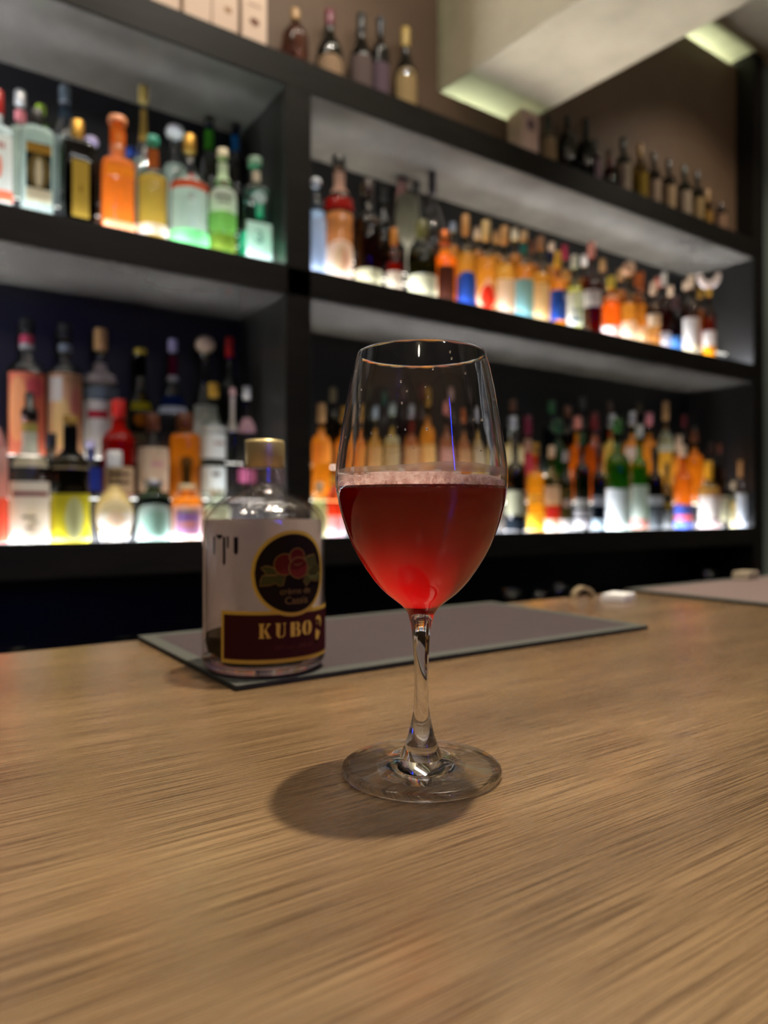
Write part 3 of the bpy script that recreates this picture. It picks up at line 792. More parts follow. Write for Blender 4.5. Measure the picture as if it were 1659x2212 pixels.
for cx, top, w, gl, cap, ch, d in (
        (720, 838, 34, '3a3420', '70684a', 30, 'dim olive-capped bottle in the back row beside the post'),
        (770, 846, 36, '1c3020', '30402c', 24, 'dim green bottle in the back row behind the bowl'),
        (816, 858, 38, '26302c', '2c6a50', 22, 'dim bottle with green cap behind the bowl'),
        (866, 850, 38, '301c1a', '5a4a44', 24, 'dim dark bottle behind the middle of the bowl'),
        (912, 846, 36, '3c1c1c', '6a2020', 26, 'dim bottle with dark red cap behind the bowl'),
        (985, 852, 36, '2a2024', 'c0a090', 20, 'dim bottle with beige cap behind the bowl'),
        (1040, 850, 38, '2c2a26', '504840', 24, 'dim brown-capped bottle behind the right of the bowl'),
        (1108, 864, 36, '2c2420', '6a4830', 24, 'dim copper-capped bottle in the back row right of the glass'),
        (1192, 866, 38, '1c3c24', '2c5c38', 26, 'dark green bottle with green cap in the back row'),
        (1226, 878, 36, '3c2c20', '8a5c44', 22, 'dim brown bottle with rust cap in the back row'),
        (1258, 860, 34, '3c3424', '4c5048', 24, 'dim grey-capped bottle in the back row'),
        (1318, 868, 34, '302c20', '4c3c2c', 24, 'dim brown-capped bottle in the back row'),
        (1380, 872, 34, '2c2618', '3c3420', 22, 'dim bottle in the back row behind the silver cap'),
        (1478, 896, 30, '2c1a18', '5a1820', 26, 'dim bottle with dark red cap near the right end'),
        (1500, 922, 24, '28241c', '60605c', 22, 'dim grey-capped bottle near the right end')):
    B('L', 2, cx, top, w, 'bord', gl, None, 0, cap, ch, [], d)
# ---- lower lit shelf, right bay, front row
B('L', 0, 1113, 930, 46, 'bord', '2c2a20', '30301c', .6, 'black', 26, [(1060, 1112, 'a8a88c', 'b', 76), (1120, 1146, '20262c', 'b', 76)], 'dark bottle with an olive-grey label right of the wine glass')
B('L', 0, 1157, 958, 40, 'whis', 'f0c040', 'f0b018', .70, 'goldm', 24, [(1068, 1086, 'f4d060', 'b', 76), (1110, 1145, 'f4d848', 'b', 76)], 'bright yellow-gold bottle with yellow label')
B('L', 0, 1192, 964, 36, 'bord', 'd8b060', 'd09030', .55, 'beige', 24, [(1050, 1090, 'd8d4c4', 'b', 70), (1093, 1121, 'c03838', 'b', 60), (1122, 1147, 'f4f2ee', 'b', 78)], 'bottle with beige, red and white stacked labels')
B('L', 0, 1222, 975, 32, 'bord', '5c5a48', '6a6040', .55, 'grey', 22, [(1078, 1096, 'd8c8c0', 'd', 60), (1122, 1147, 'eef0f0', 'b', 78)], 'grey-green bottle with a low white label')
B('L', 0, 1257, 936, 36, 'bord', '1c3018', '203c14', .6, '204020', 26, [(1078, 1096, 'd4d4cc', 'b', 72), (1102, 1116, 'c8c4c4', 'b', 72), (1122, 1141, 'ece8ec', 'b', 76)], 'dark green bottle with three pale label strips')
B('L', 0, 1293, 960, 30, 'bord', '20303c', '24343c', .6, '1c2c30', 26, [(1072, 1092, 'b8bcc4', 'b', 66), (1122, 1143, 'c0d8e4', 'b', 76)], 'slate blue bottle with pale foot label')
B('L', 0, 1334, 905, 56, 'bord', '3c7a24', '40801c', .62, '2c5c20', 30, [(1056, 1144, 'eef3f5', 'b', 78)], 'green bottle with the largest plain white label on the lower right shelf')
B('L', 0, 1381, 920, 40, 'bord', '4c8a20', '4c8c18', .62, 'd8dce0', 26, [(1048, 1121, 'eaf0ea', 'b', 76), (1121, 1141, 'f0a09c', 'b', 76)], 'green bottle with white label over a pink strip')
B('L', 0, 1414, 964, 38, 'bord', '15171c', '101218', .6, '101216', 30, [(1072, 1091, 'dadde2', 'b', 72), (1096, 1140, '62686c', 'b', 66)], 'black bottle with a silver strip label')
B('L', 0, 1440, 1000, 28, 'whis', '5a5c54', '585448', .55, '3c3c38', 22, [(1084, 1100, 'c09c40', 'd', 50), (1104, 1141, '9ca0a0', 'b', 70)], 'grey bottle with a gold disc on its label')
B('L', 0, 1475, 962, 42, 'whis', 'd88c34', 'e08a24', .66, 'beige', 24, [(1090, 1113, '4468d0', 'b', 76), (1114, 1122, 'e07898', 'b', 60), (1124, 1141, '5c80e8', 'b', 78)], 'amber bottle with bright blue banded label')
B('L', 0, 1530, 996, 50, 'bord', 'c89838', '5a1812', .5, 'e0a828', 40, [(1052, 1121, 'eeeee6', 'b', 74), (1124, 1140, 'e4d4dc', 'b', 76)], 'bottle with golden neck and large white label near the right end')
B('L', 0, 1566, 1010, 24, 'bord', '3c3018', '40301c', .5, 'dbrown', 22, [(1072, 1126, 'ecebc4', 'b', 76)], 'brown bottle with a pale yellow label near the right end')
B('L', 0, 1584, 1040, 16, 'short', 'd8d0a0', 'e0d8a0', .6, 'cream', 16, [(1100, 1141, 'f4f2d0', 'b', 80)], 'small bottle with bright cream label near the right end')
B('L', 0, 1600, 995, 26, 'whis', 'c8ccd0', 'd0d8e0', .5, 'tan', 36, [(1066, 1137, 'e4ecf4', 'b', 76)], 'last bottle on the lower shelf with tan cap and white-blue label')
# ---- bottles on top of the shelving
for cx, top, w, shape, gl, cap, ch, lb, d in (
        (638, 22, 60, 'gin', 'a86858', 'tan', 24, [], 'rose-brown round bottle beside the cartons on top of the shelving'),
        (712, 24, 66, 'burg', '1c201c', '6a2038', 34, [(116, 175, 'c8a888', 'a', 70)], 'dark wine bottle with maroon capsule and cream label'),
        (780, 32, 60, 'burg', '15191a', '101416', 40, [(118, 200, '80706c', 'b', 60)], 'black wine bottle with greyish label left of the navy-capped bottle'),
        (822, 40, 46, 'bord', '1c1a22', '1c2430', 36, [(134, 200, '806c78', 'b', 60)], 'slim dark bottle with mauve label'),
        (876, 62, 64, 'burg', '181b18', 'c0a458', 42, [(144, 225, 'c8ac7c', 'a', 62)], 'dark wine bottle with gold capsule and tan label left of the beam'),
        (1184, 250, 38, 'bord', '181a18', '101210', 36, [(286, 345, 'c0a880', 'b', 60)], 'dark bottle with tan label right of the beam'),
        (1226, 252, 44, 'gin', '2a2824', '15181a', 22, [], 'dim round bottle with a dark stopper'),
        (1266, 258, 40, 'bord', '0e1012', '0c1012', 40, [], 'plain black bottle, tallest right of the beam'),
        (1287, 300, 38, 'bord', '241e1c', '101214', 24, [(332, 392, 'b09aa0', 'b', 70)], 'dark bottle with pinkish label next to the red bottle'),
        (1318, 348, 30, 'short', 'a01c28', '6a1820', 14, [], 'short ruby red bottle on top of the shelving'),
        (1346, 298, 36, 'bord', '1a2a20', '152420', 34, [(352, 415, 'bfae98', 'b', 66)], 'dark green bottle with pale label right of the red bottle'),
        (1382, 312, 36, 'bord', '8a7030', 'a07838', 30, [(372, 425, 'a88c40', 'b', 70)], 'mustard gold bottle with gold cap'),
        (1412, 330, 32, 'bord', '201c18', '141414', 26, [(388, 440, 'c0a890', 'b', 62)], 'dark bottle with oval pale label'),
        (1444, 345, 32, 'bord', '1a1614', '141212', 26, [(400, 455, 'c8ac88', 'b', 62)], 'dark bottle with tan label, second of four wine bottles'),
        (1478, 358, 32, 'bord', '1a2a1c', '182c1c', 26, [(412, 470, 'c4b098', 'b', 62)], 'green wine bottle with pale label, third of four'),
        (1506, 370, 30, 'bord', '1a241a', '141a16', 26, [(426, 480, 'b89c70', 'b', 62)], 'green-black wine bottle with buff label, last of four'),
        (1528, 410, 24, 'whis', '806030', 'b08a58', 26, [(456, 485, 'b88c48', 'b', 66)], 'small amber bottle with tan cap on top of the shelving'),
        (1556, 440, 28, 'short', '3a2a22', '2c2420', 16, [(462, 495, 'b08c74', 'b', 66)], 'small dark bottle with dusty pink label at the right end')):
    B('T', 0, cx, top, w, shape, gl, 'dred' if cx == 1318 else None, .8, cap, ch, lb, d)


# ------------------------------------------------------------------ cartons, glasses and ornaments on the shelves
def carton(cx, w, ytop, label, marks, h=None):
    yc = ROWY['T'][0]
    x, t = at_y(cx, yc)
    W = w*t/F_PX*1.1
    H = h or .30
    root = empty('carton', (x, yc, ZS['T']+.0004), label, 'box', 'bottle cartons on top of the shelving')
    box('carton_body', -W/2, W/2, 0, .066, 0, H, paper('dcc4b0', .05), root, .0012)
    box('lid_flap', -W/2+.001, W/2-.001, .001, .065, H, H+.003, paper('caae9a', .05), root)
    for (mx, mz, mw, mh, form, col) in marks:
        if form == 'd':
            V = [(mx*W/2+mw*math.cos(a*math.pi/10), -.0006, mz+mh*math.sin(a*math.pi/10)) for a in range(20)]
            Fc = [tuple(range(20))]
        else:
            V = [(mx*W/2-mw, -.0006, mz-mh), (mx*W/2+mw, -.0006, mz-mh), (mx*W/2+mw, -.0006, mz+mh), (mx*W/2-mw, -.0006, mz+mh)]
            Fc = [(0, 1, 2, 3)]
        link('print', mesh('print', V, Fc), paper(col, .05), root)


mk = [(0, .128, .017, .020, 'd', 'ead8c8'), (0, .122, .010, .012, 'd', '9a7c68'), (0, .048, .013, .010, 'd', '7c5c50'), (0, .088, .018, .003, 'b', 'b09484')]
carton(550, 52, 0, 'white-pink bottle carton with round emblem, rightmost of the row by the post', mk)
carton(487, 53, 0, 'white-pink bottle carton, second from the right of the row', [(0, .142, .016, .016, 'd', 'a48a78'), (.2, .05, .010, .008, 'd', 'a48468'), (0, .10, .018, .003, 'b', 'b89c8c')])
carton(427, 56, 0, 'white-pink bottle carton with faded print, third from the right of the row', [(-.3, .12, .009, .008, 'd', 'a88c80'), (.4, .10, .014, .010, 'd', 'b89c8c'), (.2, .155, .014, .006, 'b', 'a48a78')])
carton(358, 56, 0, 'pink bottle carton at the left end of the row near the photo top', [(0, .13, .015, .012, 'd', 'c09088')])
carton(1146, 46, 0, 'small white-pink carton with round emblem right of the beam', [(.05, .085, .016, .018, 'd', '8c7478'), (.05, .085, .010, .011, 'd', 'c8b0a8')], h=.125)


def goblet(cx, y, zb, H, R, stem_h, mat, label, name='goblet', group=None, upside=False):
    x, t = at_y(cx, y)
    root = empty(name, (x, y, zb), label, 'glass', group)
    s = stem_h
    parts = (('foot', [(0, .0005), (R*.78, .0005), (R*.8, .002), (R*.3, .004), (R*.11, .009)]),
             ('stem', [(R*.11, .009), (R*.09, s*.5), (R*.12, s)]),
             ('bowl', [(R*.12, s), (R*.55, s+(H-s)*.12), (R*.9, s+(H-s)*.32), (R, s+(H-s)*.5), (R*.93, s+(H-s)*.78), (R*.80, H), (R*.78, H-.001),
                       (R*.90, s+(H-s)*.78), (R*.965, s+(H-s)*.5), (R*.86, s+(H-s)*.33), (R*.5, s+(H-s)*.15), (0, s+(H-s)*.06)]))
    for n, P in parts:
        if upside:
            P = [(r, H-z) for r, z in P]
        link(n, lathe(n, P, 24), mat, root)
    return root


x_, t_ = at_y(878, 1.70)
goblet(880, 1.783, ZS['U']+.0656, .285, .0385, .13, liquid_mat('b4b4aa', .7), 'grey frosted stemmed glass among the bottles on the upper shelf', 'stemmed_glass')
# the horn-shaped stopper, and the small clear glass at the right end of the upper shelf
V, Fc = [], []
for i in range(15):
    a = math.pi*(1.08+.84*i/14)*1.0
    a = math.pi+math.pi*i/14
    r = .010+.007*math.sin(math.pi*i/14)
    c = Vector((.036*math.cos(a), 0, horn_z+.056+.044*math.sin(a)))
    for j in range(8):
        b = 2*math.pi*j/8
        d = Vector((math.cos(a), 0, math.sin(a)))*math.cos(b)*r+Vector((0, 1, 0))*math.sin(b)*r
        V.append(tuple(c+d))
for i in range(14):
    for j in range(8):
        Fc.append((i*8+j, i*8+(j+1) % 8, (i+1)*8+(j+1) % 8, (i+1)*8+j))
Fc += [tuple(range(8)), tuple(range(14*8, 15*8))]
link('horn_stopper', mesh('horn_stopper', V, Fc, True), plastic('d8c8c0', .5), horn_bottle)
x, t = at_y(1612, 1.70)
tum = empty('shot_glass', (x, 1.70, ZS['U']+.0004), 'small clear tumbler alone at the right end of the upper shelf', 'glass')
link('glass_wall', lathe('glass_wall', [(0, .001), (.022, .001), (.026, .004), (.030, .062), (.028, .062), (.024, .012), (0, .010)], 24), real_glass('f4f8f8'), tum)

# dim stemware standing on the work counter, only its top showing above the bar edge
for i, (cx, y, h, d) in enumerate(((1104, 1.46, .158, 'dim wine glass behind the bar, left of the pair'), (1208, 1.50, .158, 'dim wine glass behind the bar, right of the pair'),
                                   (40, 1.46, .125, 'dim wine glass behind the bar at the far left'), (270, 1.5, .12, 'dim wine glass behind the bar left of the liqueur bottle'),
                                   (1165, 1.54, .135, 'low dim wine glass between the pair behind the bar'), (1530, 1.5, .16, 'dim wine glass behind the bar above the right mat'))):
    goblet(cx, y, -.2618, h, .034, h*.45, thin_glass('b8b8b0'), d, 'wine_glass', 'glasses on the work counter behind the bar')

# ------------------------------------------------------------------ bar mats
M_MAT = mottled('rubber_pad', '32282b', '46393d', 900, .75, .0008, 2)
M_RIM = mottled('rubber_rim', '3c3e3c', '565852', 700, .7, .0005, 2)


def bar_mat(x0, x1, y0, y1, label, pad):
    root = empty('bar_mat', (x0, y0, 0), label, 'mat', 'rubber bar mats')
    W, D = x1-x0, y1-y0
    box('base', 0, W, 0, D, .0003, .0032, plastic('1b1c1d', .7), root, .0006)
    e, h = .013, .0042
    for a in ((0, W, 0, e), (0, W, D-e, D), (0, e, e, D-e), (W-e, W, e, D-e)):
        box('rim', a[0], a[1], a[2], a[3], .0032, h, M_RIM, root, .0004)
    box('pad', e+.0006, W-e-.0006, e+.0006, D-e-.0006, .0032, .0038, pad, root)
    return root


bar_mat(.1855, .6235, .4440, .6725, 'dark purple-grey rubber bar mat under the liqueur bottle', M_MAT)
bar_mat(.889, 1.37, .4440, .6725, 'rubber bar mat at the right end of the bar, its pad coloured paler as if lit',
        mottled('lit_pad', '6c5c5a', '84726e', 900, .6, .0008, 2))  # pad colour lightened to stand in for the stronger light on this mat

# ------------------------------------------------------------------ small things on the bar's far edge
x, y = .794, .612
nap = empty('folded_napkin', (x, y, 0), 'small folded white napkin by the bar edge beside the right mat', 'napkin', rz=.3)
for i in range(3):
    box('fold', -.021+.0006*i, .021, -.016, .016-.0008*i, .0004+.0030*i, .0032+.0030*i, paper('f2f3f4', .1), nap, .0008)
rg = empty('arch_stand', (.776, .655, 0), 'small pale arch-shaped stand on the far bar edge left of the napkin', 'stand', rz=-.4)
V, Fc = [], []
for i in range(21):
    a = math.pi*i/20
    for (r, yy) in ((.0155, -.006), (.0155, .006), (.0115, .006), (.0115, -.006)):
        V.append((r*math.cos(a), yy, .0004+r*math.sin(a)))
for i in range(20):
    for k in range(4):
        Fc.append((i*4+k, (i+1)*4+k, (i+1)*4+(k+1) % 4, i*4+(k+1) % 4))
Fc += [(0, 1, 2, 3), (83, 82, 81, 80)]
link('arch', mesh('arch', V, Fc), plastic('9c8c70', .5), rg)
cl = empty('folded_cloth', (1.185, .655, .0042), 'small folded beige cloth at the back of the right mat', 'cloth', rz=.1)
for i in range(3):
    box('fold', -.022+.001*i, .022-.001*i, -.013, .013, .0003+.0042*i, .0043+.0042*i, paper('a89c88', .05), cl, .001)

# ------------------------------------------------------------------ cassis liqueur bottle on the mat
KX, KY, KZ, KR = .2262, .4880, .0044, .0445
kub = empty('liqueur_bottle', (KX, KY, KZ), 'nearly empty clear liqueur bottle with gold cap, dark oval and maroon labels, on the mat', 'bottle', rz=math.atan2(-KX, KY))
outer = [(0, .0035), (.030, .003), (.0385, .0003), (.0425, .0025), (.0445, .0070), (.0447, .060), (.0447, .1040), (.0443, .1085), (.0430, .1125),
         (.0405, .1160), (.0365, .1195), (.0310, .1228), (.0250, .1255), (.0195, .1278), (.0160, .1300), (.0142, .1330), (.0137, .1370), (.0137, .1440), (.0150, .1450), (.0150, .1470), (.0132, .148), (.0132, .160)]
inner = [(.0112, .160), (.0112, .135), (.0125, .1305), (.0170, .1264), (.0240, .1235), (.0300, .1208), (.0352, .1175), (.0390, .1140), (.0414, .1100), (.0424, .1040), (.0424, .0200),
         (.0410, .0135), (.0360, .0105), (.020, .0095), (0, .0092)]
def flint(bumpy):
    m, nt, out = newmat('flint_glass')
    lw = nd(nt, 'ShaderNodeLayerWeight', Blend=.5)
    p = nd(nt, 'ShaderNodeMath', operation='POWER'); p.inputs[1].default_value = 5.0
    nt.links.new(lw.outputs['Facing'], p.inputs[0])
    mix = nd(nt, 'ShaderNodeMix', data_type='RGBA'); mix.inputs[6].default_value = (.97, .95, .95, 1); mix.inputs[7].default_value = (.42, .38, .38, 1)
    nt.links.new(p.outputs[0], mix.inputs[0])
    tr = nd(nt, 'ShaderNodeBsdfTransparent'); nt.links.new(mix.outputs[2], tr.inputs[0])
    gl = nd(nt, 'ShaderNodeBsdfGlossy', Roughness=.03 if not bumpy else .10)
    ma = nd(nt, 'ShaderNodeMath', operation='MULTIPLY_ADD'); ma.inputs[1].default_value = .28; ma.inputs[2].default_value = .035 if not bumpy else .16
    nt.links.new(p.outputs[0], ma.inputs[0])
    if bumpy:
        n = nd(nt, 'ShaderNodeTexNoise', Scale=130.0, Detail=3.0)
        tc = nd(nt, 'ShaderNodeTexCoord'); mp = nd(nt, 'ShaderNodeMapping'); mp.inputs['Scale'].default_value = (1, 1, .35)
        nt.links.new(tc.outputs['Object'], mp.inputs[0]); nt.links.new(mp.outputs[0], n.inputs[0])
        bp = nd(nt, 'ShaderNodeBump', Strength=.8, Distance=.002)
        nt.links.new(n.outputs[0], bp.inputs['Height']); nt.links.new(bp.outputs[0], gl.inputs['Normal'])
    mx = nd(nt, 'ShaderNodeMixShader')
    nt.links.new(ma.outputs[0], mx.inputs[0]); nt.links.new(tr.outputs[0], mx.inputs[1]); nt.links.new(gl.outputs[0], mx.inputs[2])
    nt.links.new(mx.outputs[0], out.inputs[0])
    return m


link('glass', lathe('glass', outer[3:], 72), flint(False), kub)
link('glass_inside', lathe('glass_inside', inner[:10]+[(.0424, .0262)], 72), flint(True), kub)
link('base', lathe('base', outer[:5]+[(.0440, .0092), (.0350, .0096), (0, .0092)], 72), real_glass('fbf4f4', 1.5, .02, 'base_crystal'), kub)
liq = [(0, .0094), (.020, .0097), (.0360, .0107), (.0410, .0137), (.0423, .0200), (.0423, .0255), (0, .0255)]
link('liquid', lathe('liquid', liq, 64), plastic('060203', .8, 0, 0.0), kub)
M_GOLD = plastic('dcc78e', .38, .7)
cap_p = [(0, .1462), (.0146, .1462), (.0149, .1467), (.0149, .1640), (.0143, .1660), (.0130, .1664), (0, .1664)]
link('cap', lathe('cap', cap_p, 48), M_GOLD, kub)
crad = lambda a, z: .0151
patch('seal_strip', plastic('17130c', .5), kub, crad, math.radians(-95), math.radians(-66), lambda s: .1465, lambda s: .1655, 6)
krad = lambda a, z: .0449
M_LAB_GOLD = paper('c0a04a', .05)
M_LAB_MAR = paper('3c1c1f', .05)
M_LAB_BLK = paper('211a1a', .05)
def arc(s): return s/1000/KR
# paper back label: its plain white reverse shows through the bottle
patch('back_label', paper('fdf3f0', .8), kub, krad, math.radians(105), math.radians(262), lambda s: .020, lambda s: .108, 30, 4)
for az, z0, z1, w in ((-55, .083, .0965, 3.2), (-47, .0945, .098, 9), (-40.5, .0765, .0965, 3.4), (-36, .088, .097, 2.4), (-27, .084, .0965, 4.6)):
    patch('drip', plastic('160a10', .2), kub, lambda a, z: .0420, math.radians(az-w/2), math.radians(az+w/2), lambda s: z0+.002*abs(s), lambda s: z1, 4, 2)
Z = lambda mm: mm/1000-KZ
lab = patch('front_label', M_LAB_GOLD, kub, krad, arc(-31.3), arc(72.3), lambda s: Z(15.2), lambda s: Z(50.8), 40)
patch('print', M_LAB_MAR, lab, lambda a, z: .0451, arc(-28.9), arc(69.9), lambda s: Z(17.9), lambda s: Z(48.2), 40)
oc, oz, orad = 20.5, 76.0, 29.6
def disc(name, mat, parent, r, off):
    f = lambda s: r*math.sqrt(max(0, 1-s*s))
    return patch(name, mat, parent, lambda a, z: .0449+off, arc(oc-r), arc(oc+r), lambda s: Z(oz-f(s)), lambda s: Z(oz+f(s)), 56)


oval = disc('oval_label', M_LAB_GOLD, kub, orad, .0003)
disc('print', M_LAB_BLK, oval, 27.0, .0005)
def poly(name, pts, mat, parent, off):
    """flat printed outline on the label, (arc length, height) in mm"""
    bm = bmesh.new()
    vs = [bm.verts.new((s, z, 0)) for s, z in pts]
    bm.faces.new(vs)
    bmesh.ops.triangulate(bm, faces=bm.faces[:])
    V = [(v.co.x, v.co.y) for v in bm.verts]
    bm.verts.index_update()
    Fc = [tuple(v.index for v in f.verts) for f in bm.faces]
    bm.free()
    return wrap(name, [(s/1000, Z(z)) for s, z in V], Fc, mat, parent, lambda a, z: .0449, lambda s, z: s/KR, off)


def grow(pts, d):
    """the same outline set outwards by d"""
    n = len(pts)
    A = sum(pts[i][0]*pts[(i+1) % n][1]-pts[(i+1) % n][0]*pts[i][1] for i in range(n))
    sg = 1 if A > 0 else -1
    out = []
    for i in range(n):
        (x0, y0), (x1, y1), (x2, y2) = pts[i-1], pts[i], pts[(i+1) % n]
        nx, ny = (y1-y0)+(y2-y1), -((x1-x0)+(x2-x1))
        L = math.hypot(nx, ny) or 1
        out.append((x1+sg*d*nx/L, y1+sg*d*ny/L))
    return out


M_OUT = paper('8a6c40', .05)
M_BERRY = paper('58201f', .05)
M_LEAF = paper('434228', .05)
circ = lambda cx, cz, r, n=28: [(cx+r*math.cos(2*math.pi*i/n), cz+r*math.sin(2*math.pi*i/n)) for i in range(n)]
leaf_l1 = [(-1.9, 80.3), (.6, 81.3), (4.7, 80.6), (7.2, 78.5), (8.5, 75.6), (.6, 75.7), (.9, 77.2)]
leaf_l2 = [(-1.1, 74.7), (8.3, 74.7), (10.4, 76.0), (13.8, 75.3), (13.2, 72.3), (12.3, 68.2), (9.8, 68.0), (7.5, 70.1), (4.2, 68.6), (-2.9, 68.1), (-2.1, 71.9)]
leaf_r1 = [(29.9, 86.0), (32.6, 87.2), (38.2, 88.0), (40.0, 81.9), (43.8, 78.8), (45.2, 74.9), (30.8, 75.1), (30.4, 79.9)]
leaf_r2 = [(30.4, 74.2), (45.2, 74.2), (44.8, 71.1), (42.4, 69.3), (34.9, 70.6), (30.4, 67.0), (28.3, 70.1)]
sh = [( -5.6, 75.0), (46.4, 74.4), (46.4, 74.9), (-5.6, 75.5)]
poly('print', sh, M_OUT, oval, .0008)
for i, lf in enumerate((leaf_l1, leaf_l2, leaf_r1, leaf_r2)):
    poly('print', grow(lf, .55), M_OUT, oval, .0009)
    poly('print', lf, M_LEAF, oval, .0011)
for i, (cx, cz, r) in enumerate(((13.6, 82.2, 7.0), (22.6, 87.4, 5.4), (23.6, 79.6, 6.9))):
    poly('print', circ(cx, cz, r+.6), M_OUT, oval, .0012+i*.0002)
    poly('print', circ(cx, cz, r), M_BERRY, oval, .0013+i*.0002)
krad0 = lambda a, z: .0449
M_TXT = paper('7c6240', .05)
wrap_text('crème de', .0062, .0222, Z(61.8), M_TXT, oval, krad0, KR, .0009)
wrap_text('Cassis', .0072, .0226, Z(55.0), M_TXT, oval, krad0, KR, .0009)
# stencil capitals
M_KG = paper('c8a452', .05)
def letter(polys, s0, w, z0=32.4, h=10.0):
    for p in polys:
        poly('print', [(s0+x*w, z0+y*h) for x, y in p], M_KG, lab, .0006)


letter(([(0, 0), (.46, 0), (.46, .06), (.38, .1), (.38, .9), (.46, .94), (.46, 1), (0, 1), (0, .94), (.08, .9), (.08, .1), (0, .06)],
        [(.42, .50), (.72, .9), (.66, .94), (.66, 1), (.98, 1), (.98, .94), (.88, .9), (.62, .60), (.92, .1), (1, .06), (1, 0), (.62, 0), (.62, .06), (.66, .1), (.42, .46)]), -3.6, 8.0)
letter(([(0, 1), (0, .94), (.07, .9), (.07, .26), (.14, .1), (.28, .01), (.46, -.01), (.46, .10), (.38, .18), (.37, .9), (.44, .94), (.44, 1)],
        [(.54, -.01), (.72, .04), (.84, .14), (.88, .28), (.88, .9), (.97, .94), (.97, 1), (.68, 1), (.68, .94), (.78, .9), (.78, .3), (.72, .16), (.54, .08)]), 7.5, 7.4)
letter(([(0, 0), (.42, 0), (.42, 1), (0, 1), (0, .94), (.09, .9), (.09, .1), (0, .06)],
        [(.52, 1), (.78, .97), (.9, .86), (.9, .66), (.78, .53), (.96, .42), (1, .26), (.94, .08), (.8, .01), (.52, 0), (.52, .08), (.62, .1), (.66, .26), (.62, .46), (.52, .5), (.52, .56), (.6, .6), (.64, .74), (.6, .9), (.52, .93)]), 18.0, 7.8)
letter(([(.45, 1), (.25, .97), (.09, .84), (0, .64), (0, .36), (.09, .16), (.25, .03), (.45, 0), (.45, .08), (.37, .2), (.34, .5), (.37, .8), (.45, .92)],
        [(.55, 1), (.55, .92), (.63, .8), (.66, .5), (.63, .2), (.55, .08), (.55, 0), (.75, .03), (.91, .16), (1, .36), (1, .64), (.91, .84), (.75, .97)]), 27.2, 8.6)
# gold profile emblem: a curved cap of hair and a chin
for p in ([(40.6, 41.5), (41.8, 44.0), (44.2, 44.6), (46.8, 43.4), (48.0, 40.6), (47.6, 37.0), (46.6, 35.6), (46.4, 38.6), (45.4, 41.0), (43.6, 42.2), (42.0, 41.6)],
          [(40.8, 34.6), (42.2, 35.4), (43.0, 33.6), (45.6, 33.4), (46.0, 31.6), (43.2, 27.6), (41.0, 27.4), (40.4, 30.6)],
          [(41.6, 39.4), (43.4, 39.8), (43.2, 38.9), (41.8, 38.6)]):
    poly('print', p, M_KG, lab, .0006)
wrap_text('20% vol - 500 ml', .0044, .0212, Z(24.2), paper('5c3030', .05), lab, krad0, KR, .0006)

# ------------------------------------------------------------------ the wine glass
GX, GY = .1983, .2602
wine = empty('wine_glass', (GX, GY, 0), 'stemmed wine glass of dark red frothy drink standing in front of the liqueur bottle', 'glass')
M_CRY = real_glass('ffffff', 1.5, 0, 'crystal')
S_ = 1/4747
bowl_o = [(.0052, .0690), (.0060, .0722), (.0078, .0748), (.0100, .0768), (.0125, .0787), (.0157, .0812), (.0188, .0842), (.0218, .0877), (.0250, .0922), (.0284, .0976), (.0314, .1034),
          (.0339, .1095), (.0360, .1160), (.0376, .1222), (.0387, .1282), (.0391, .1330), (.0388, .1385), (.0376, .1472), (.0356, .1600), (.0335, .1724), (.0310, .1832), (.0295, .1886), (.02912, .19000), (.02902, .19022), (.02888, .19030)]
bowl_i = [(.02874, .19022), (.02866, .19000), (.0290, .1885), (.0304, .1829), (.0328, .1722), (.0348, .1598), (.0368, .1470), (.0380, .1384), (.0383, .1330), (.0379, .1283), (.0368, .1224), (.0352, .1163), (.0331, .1098),
          (.0306, .1037), (.0275, .0980), (.0241, .0928), (.0209, .0886), (.0178, .0852), (.0145, .0824), (.0110, .0803), (.0070, .0790), (.0032, .0785), (0, .0784)]
stem_p = [(.0098, .0075), (.0076, .0125), (.0062, .0165), (.0050, .0212), (.0040, .0260), (.0033, .0310), (.0031, .0390), (.0032, .0460), (.0035, .0540), (.0040, .0620), (.0046, .0670), (.0052, .0690)]
foot_p = [(0, .0010), (.020, .0010), (.0345, .0003), (.0357, .0006), (.0363, .0016), (.0362, .0030), (.0354, .0038), (.0320, .0041), (.0250, .0046), (.0190, .0052), (.0140, .0060), (.0098, .0075)]
LVL = .1290
in_up = list(reversed(bowl_i))


def irad(z):
    for (r0, z0), (r1, z1) in zip(in_up, in_up[1:]):
        if z0 <= z <= z1:
            return r0+(r1-r0)*(z-z0)/(z1-z0)
    return .0284


# the inside of the wall is bare glass down to the drink; below that the drink itself wets the glass
link('bowl', lathe('bowl', bowl_o+[p for p in bowl_i if p[1] > LVL+.0002]+[(irad(LVL), LVL)], 128), M_CRY, wine)
link('stem', lathe('stem', stem_p, 96), M_CRY, wine)
fm, fnt, fout = newmat('foot_crystal')      # the shallow foot bends light little: part of it goes straight through
f1 = nd(fnt, 'ShaderNodeBsdfGlass', IOR=1.5); f2 = nd(fnt, 'ShaderNodeBsdfTransparent'); f3 = nd(fnt, 'ShaderNodeMixShader', Fac=.42)
fnt.links.new(f1.outputs[0], f3.inputs[1]); fnt.links.new(f2.outputs[0], f3.inputs[2]); fnt.links.new(f3.outputs[0], fout.inputs[0])
foot = link('foot', lathe('foot', foot_p, 128), fm, wine)
foot.data.materials.append(M_CRY)
flush, flt, flo = newmat('foot_underside')  # the flat underside sits flush on the wood
fl1 = nd(flt, 'ShaderNodeBsdfTransparent', Color=(.96, .97, .97, 1)); flt.links.new(fl1.outputs[0], flo.inputs[0])
foot.data.materials.append(flush)
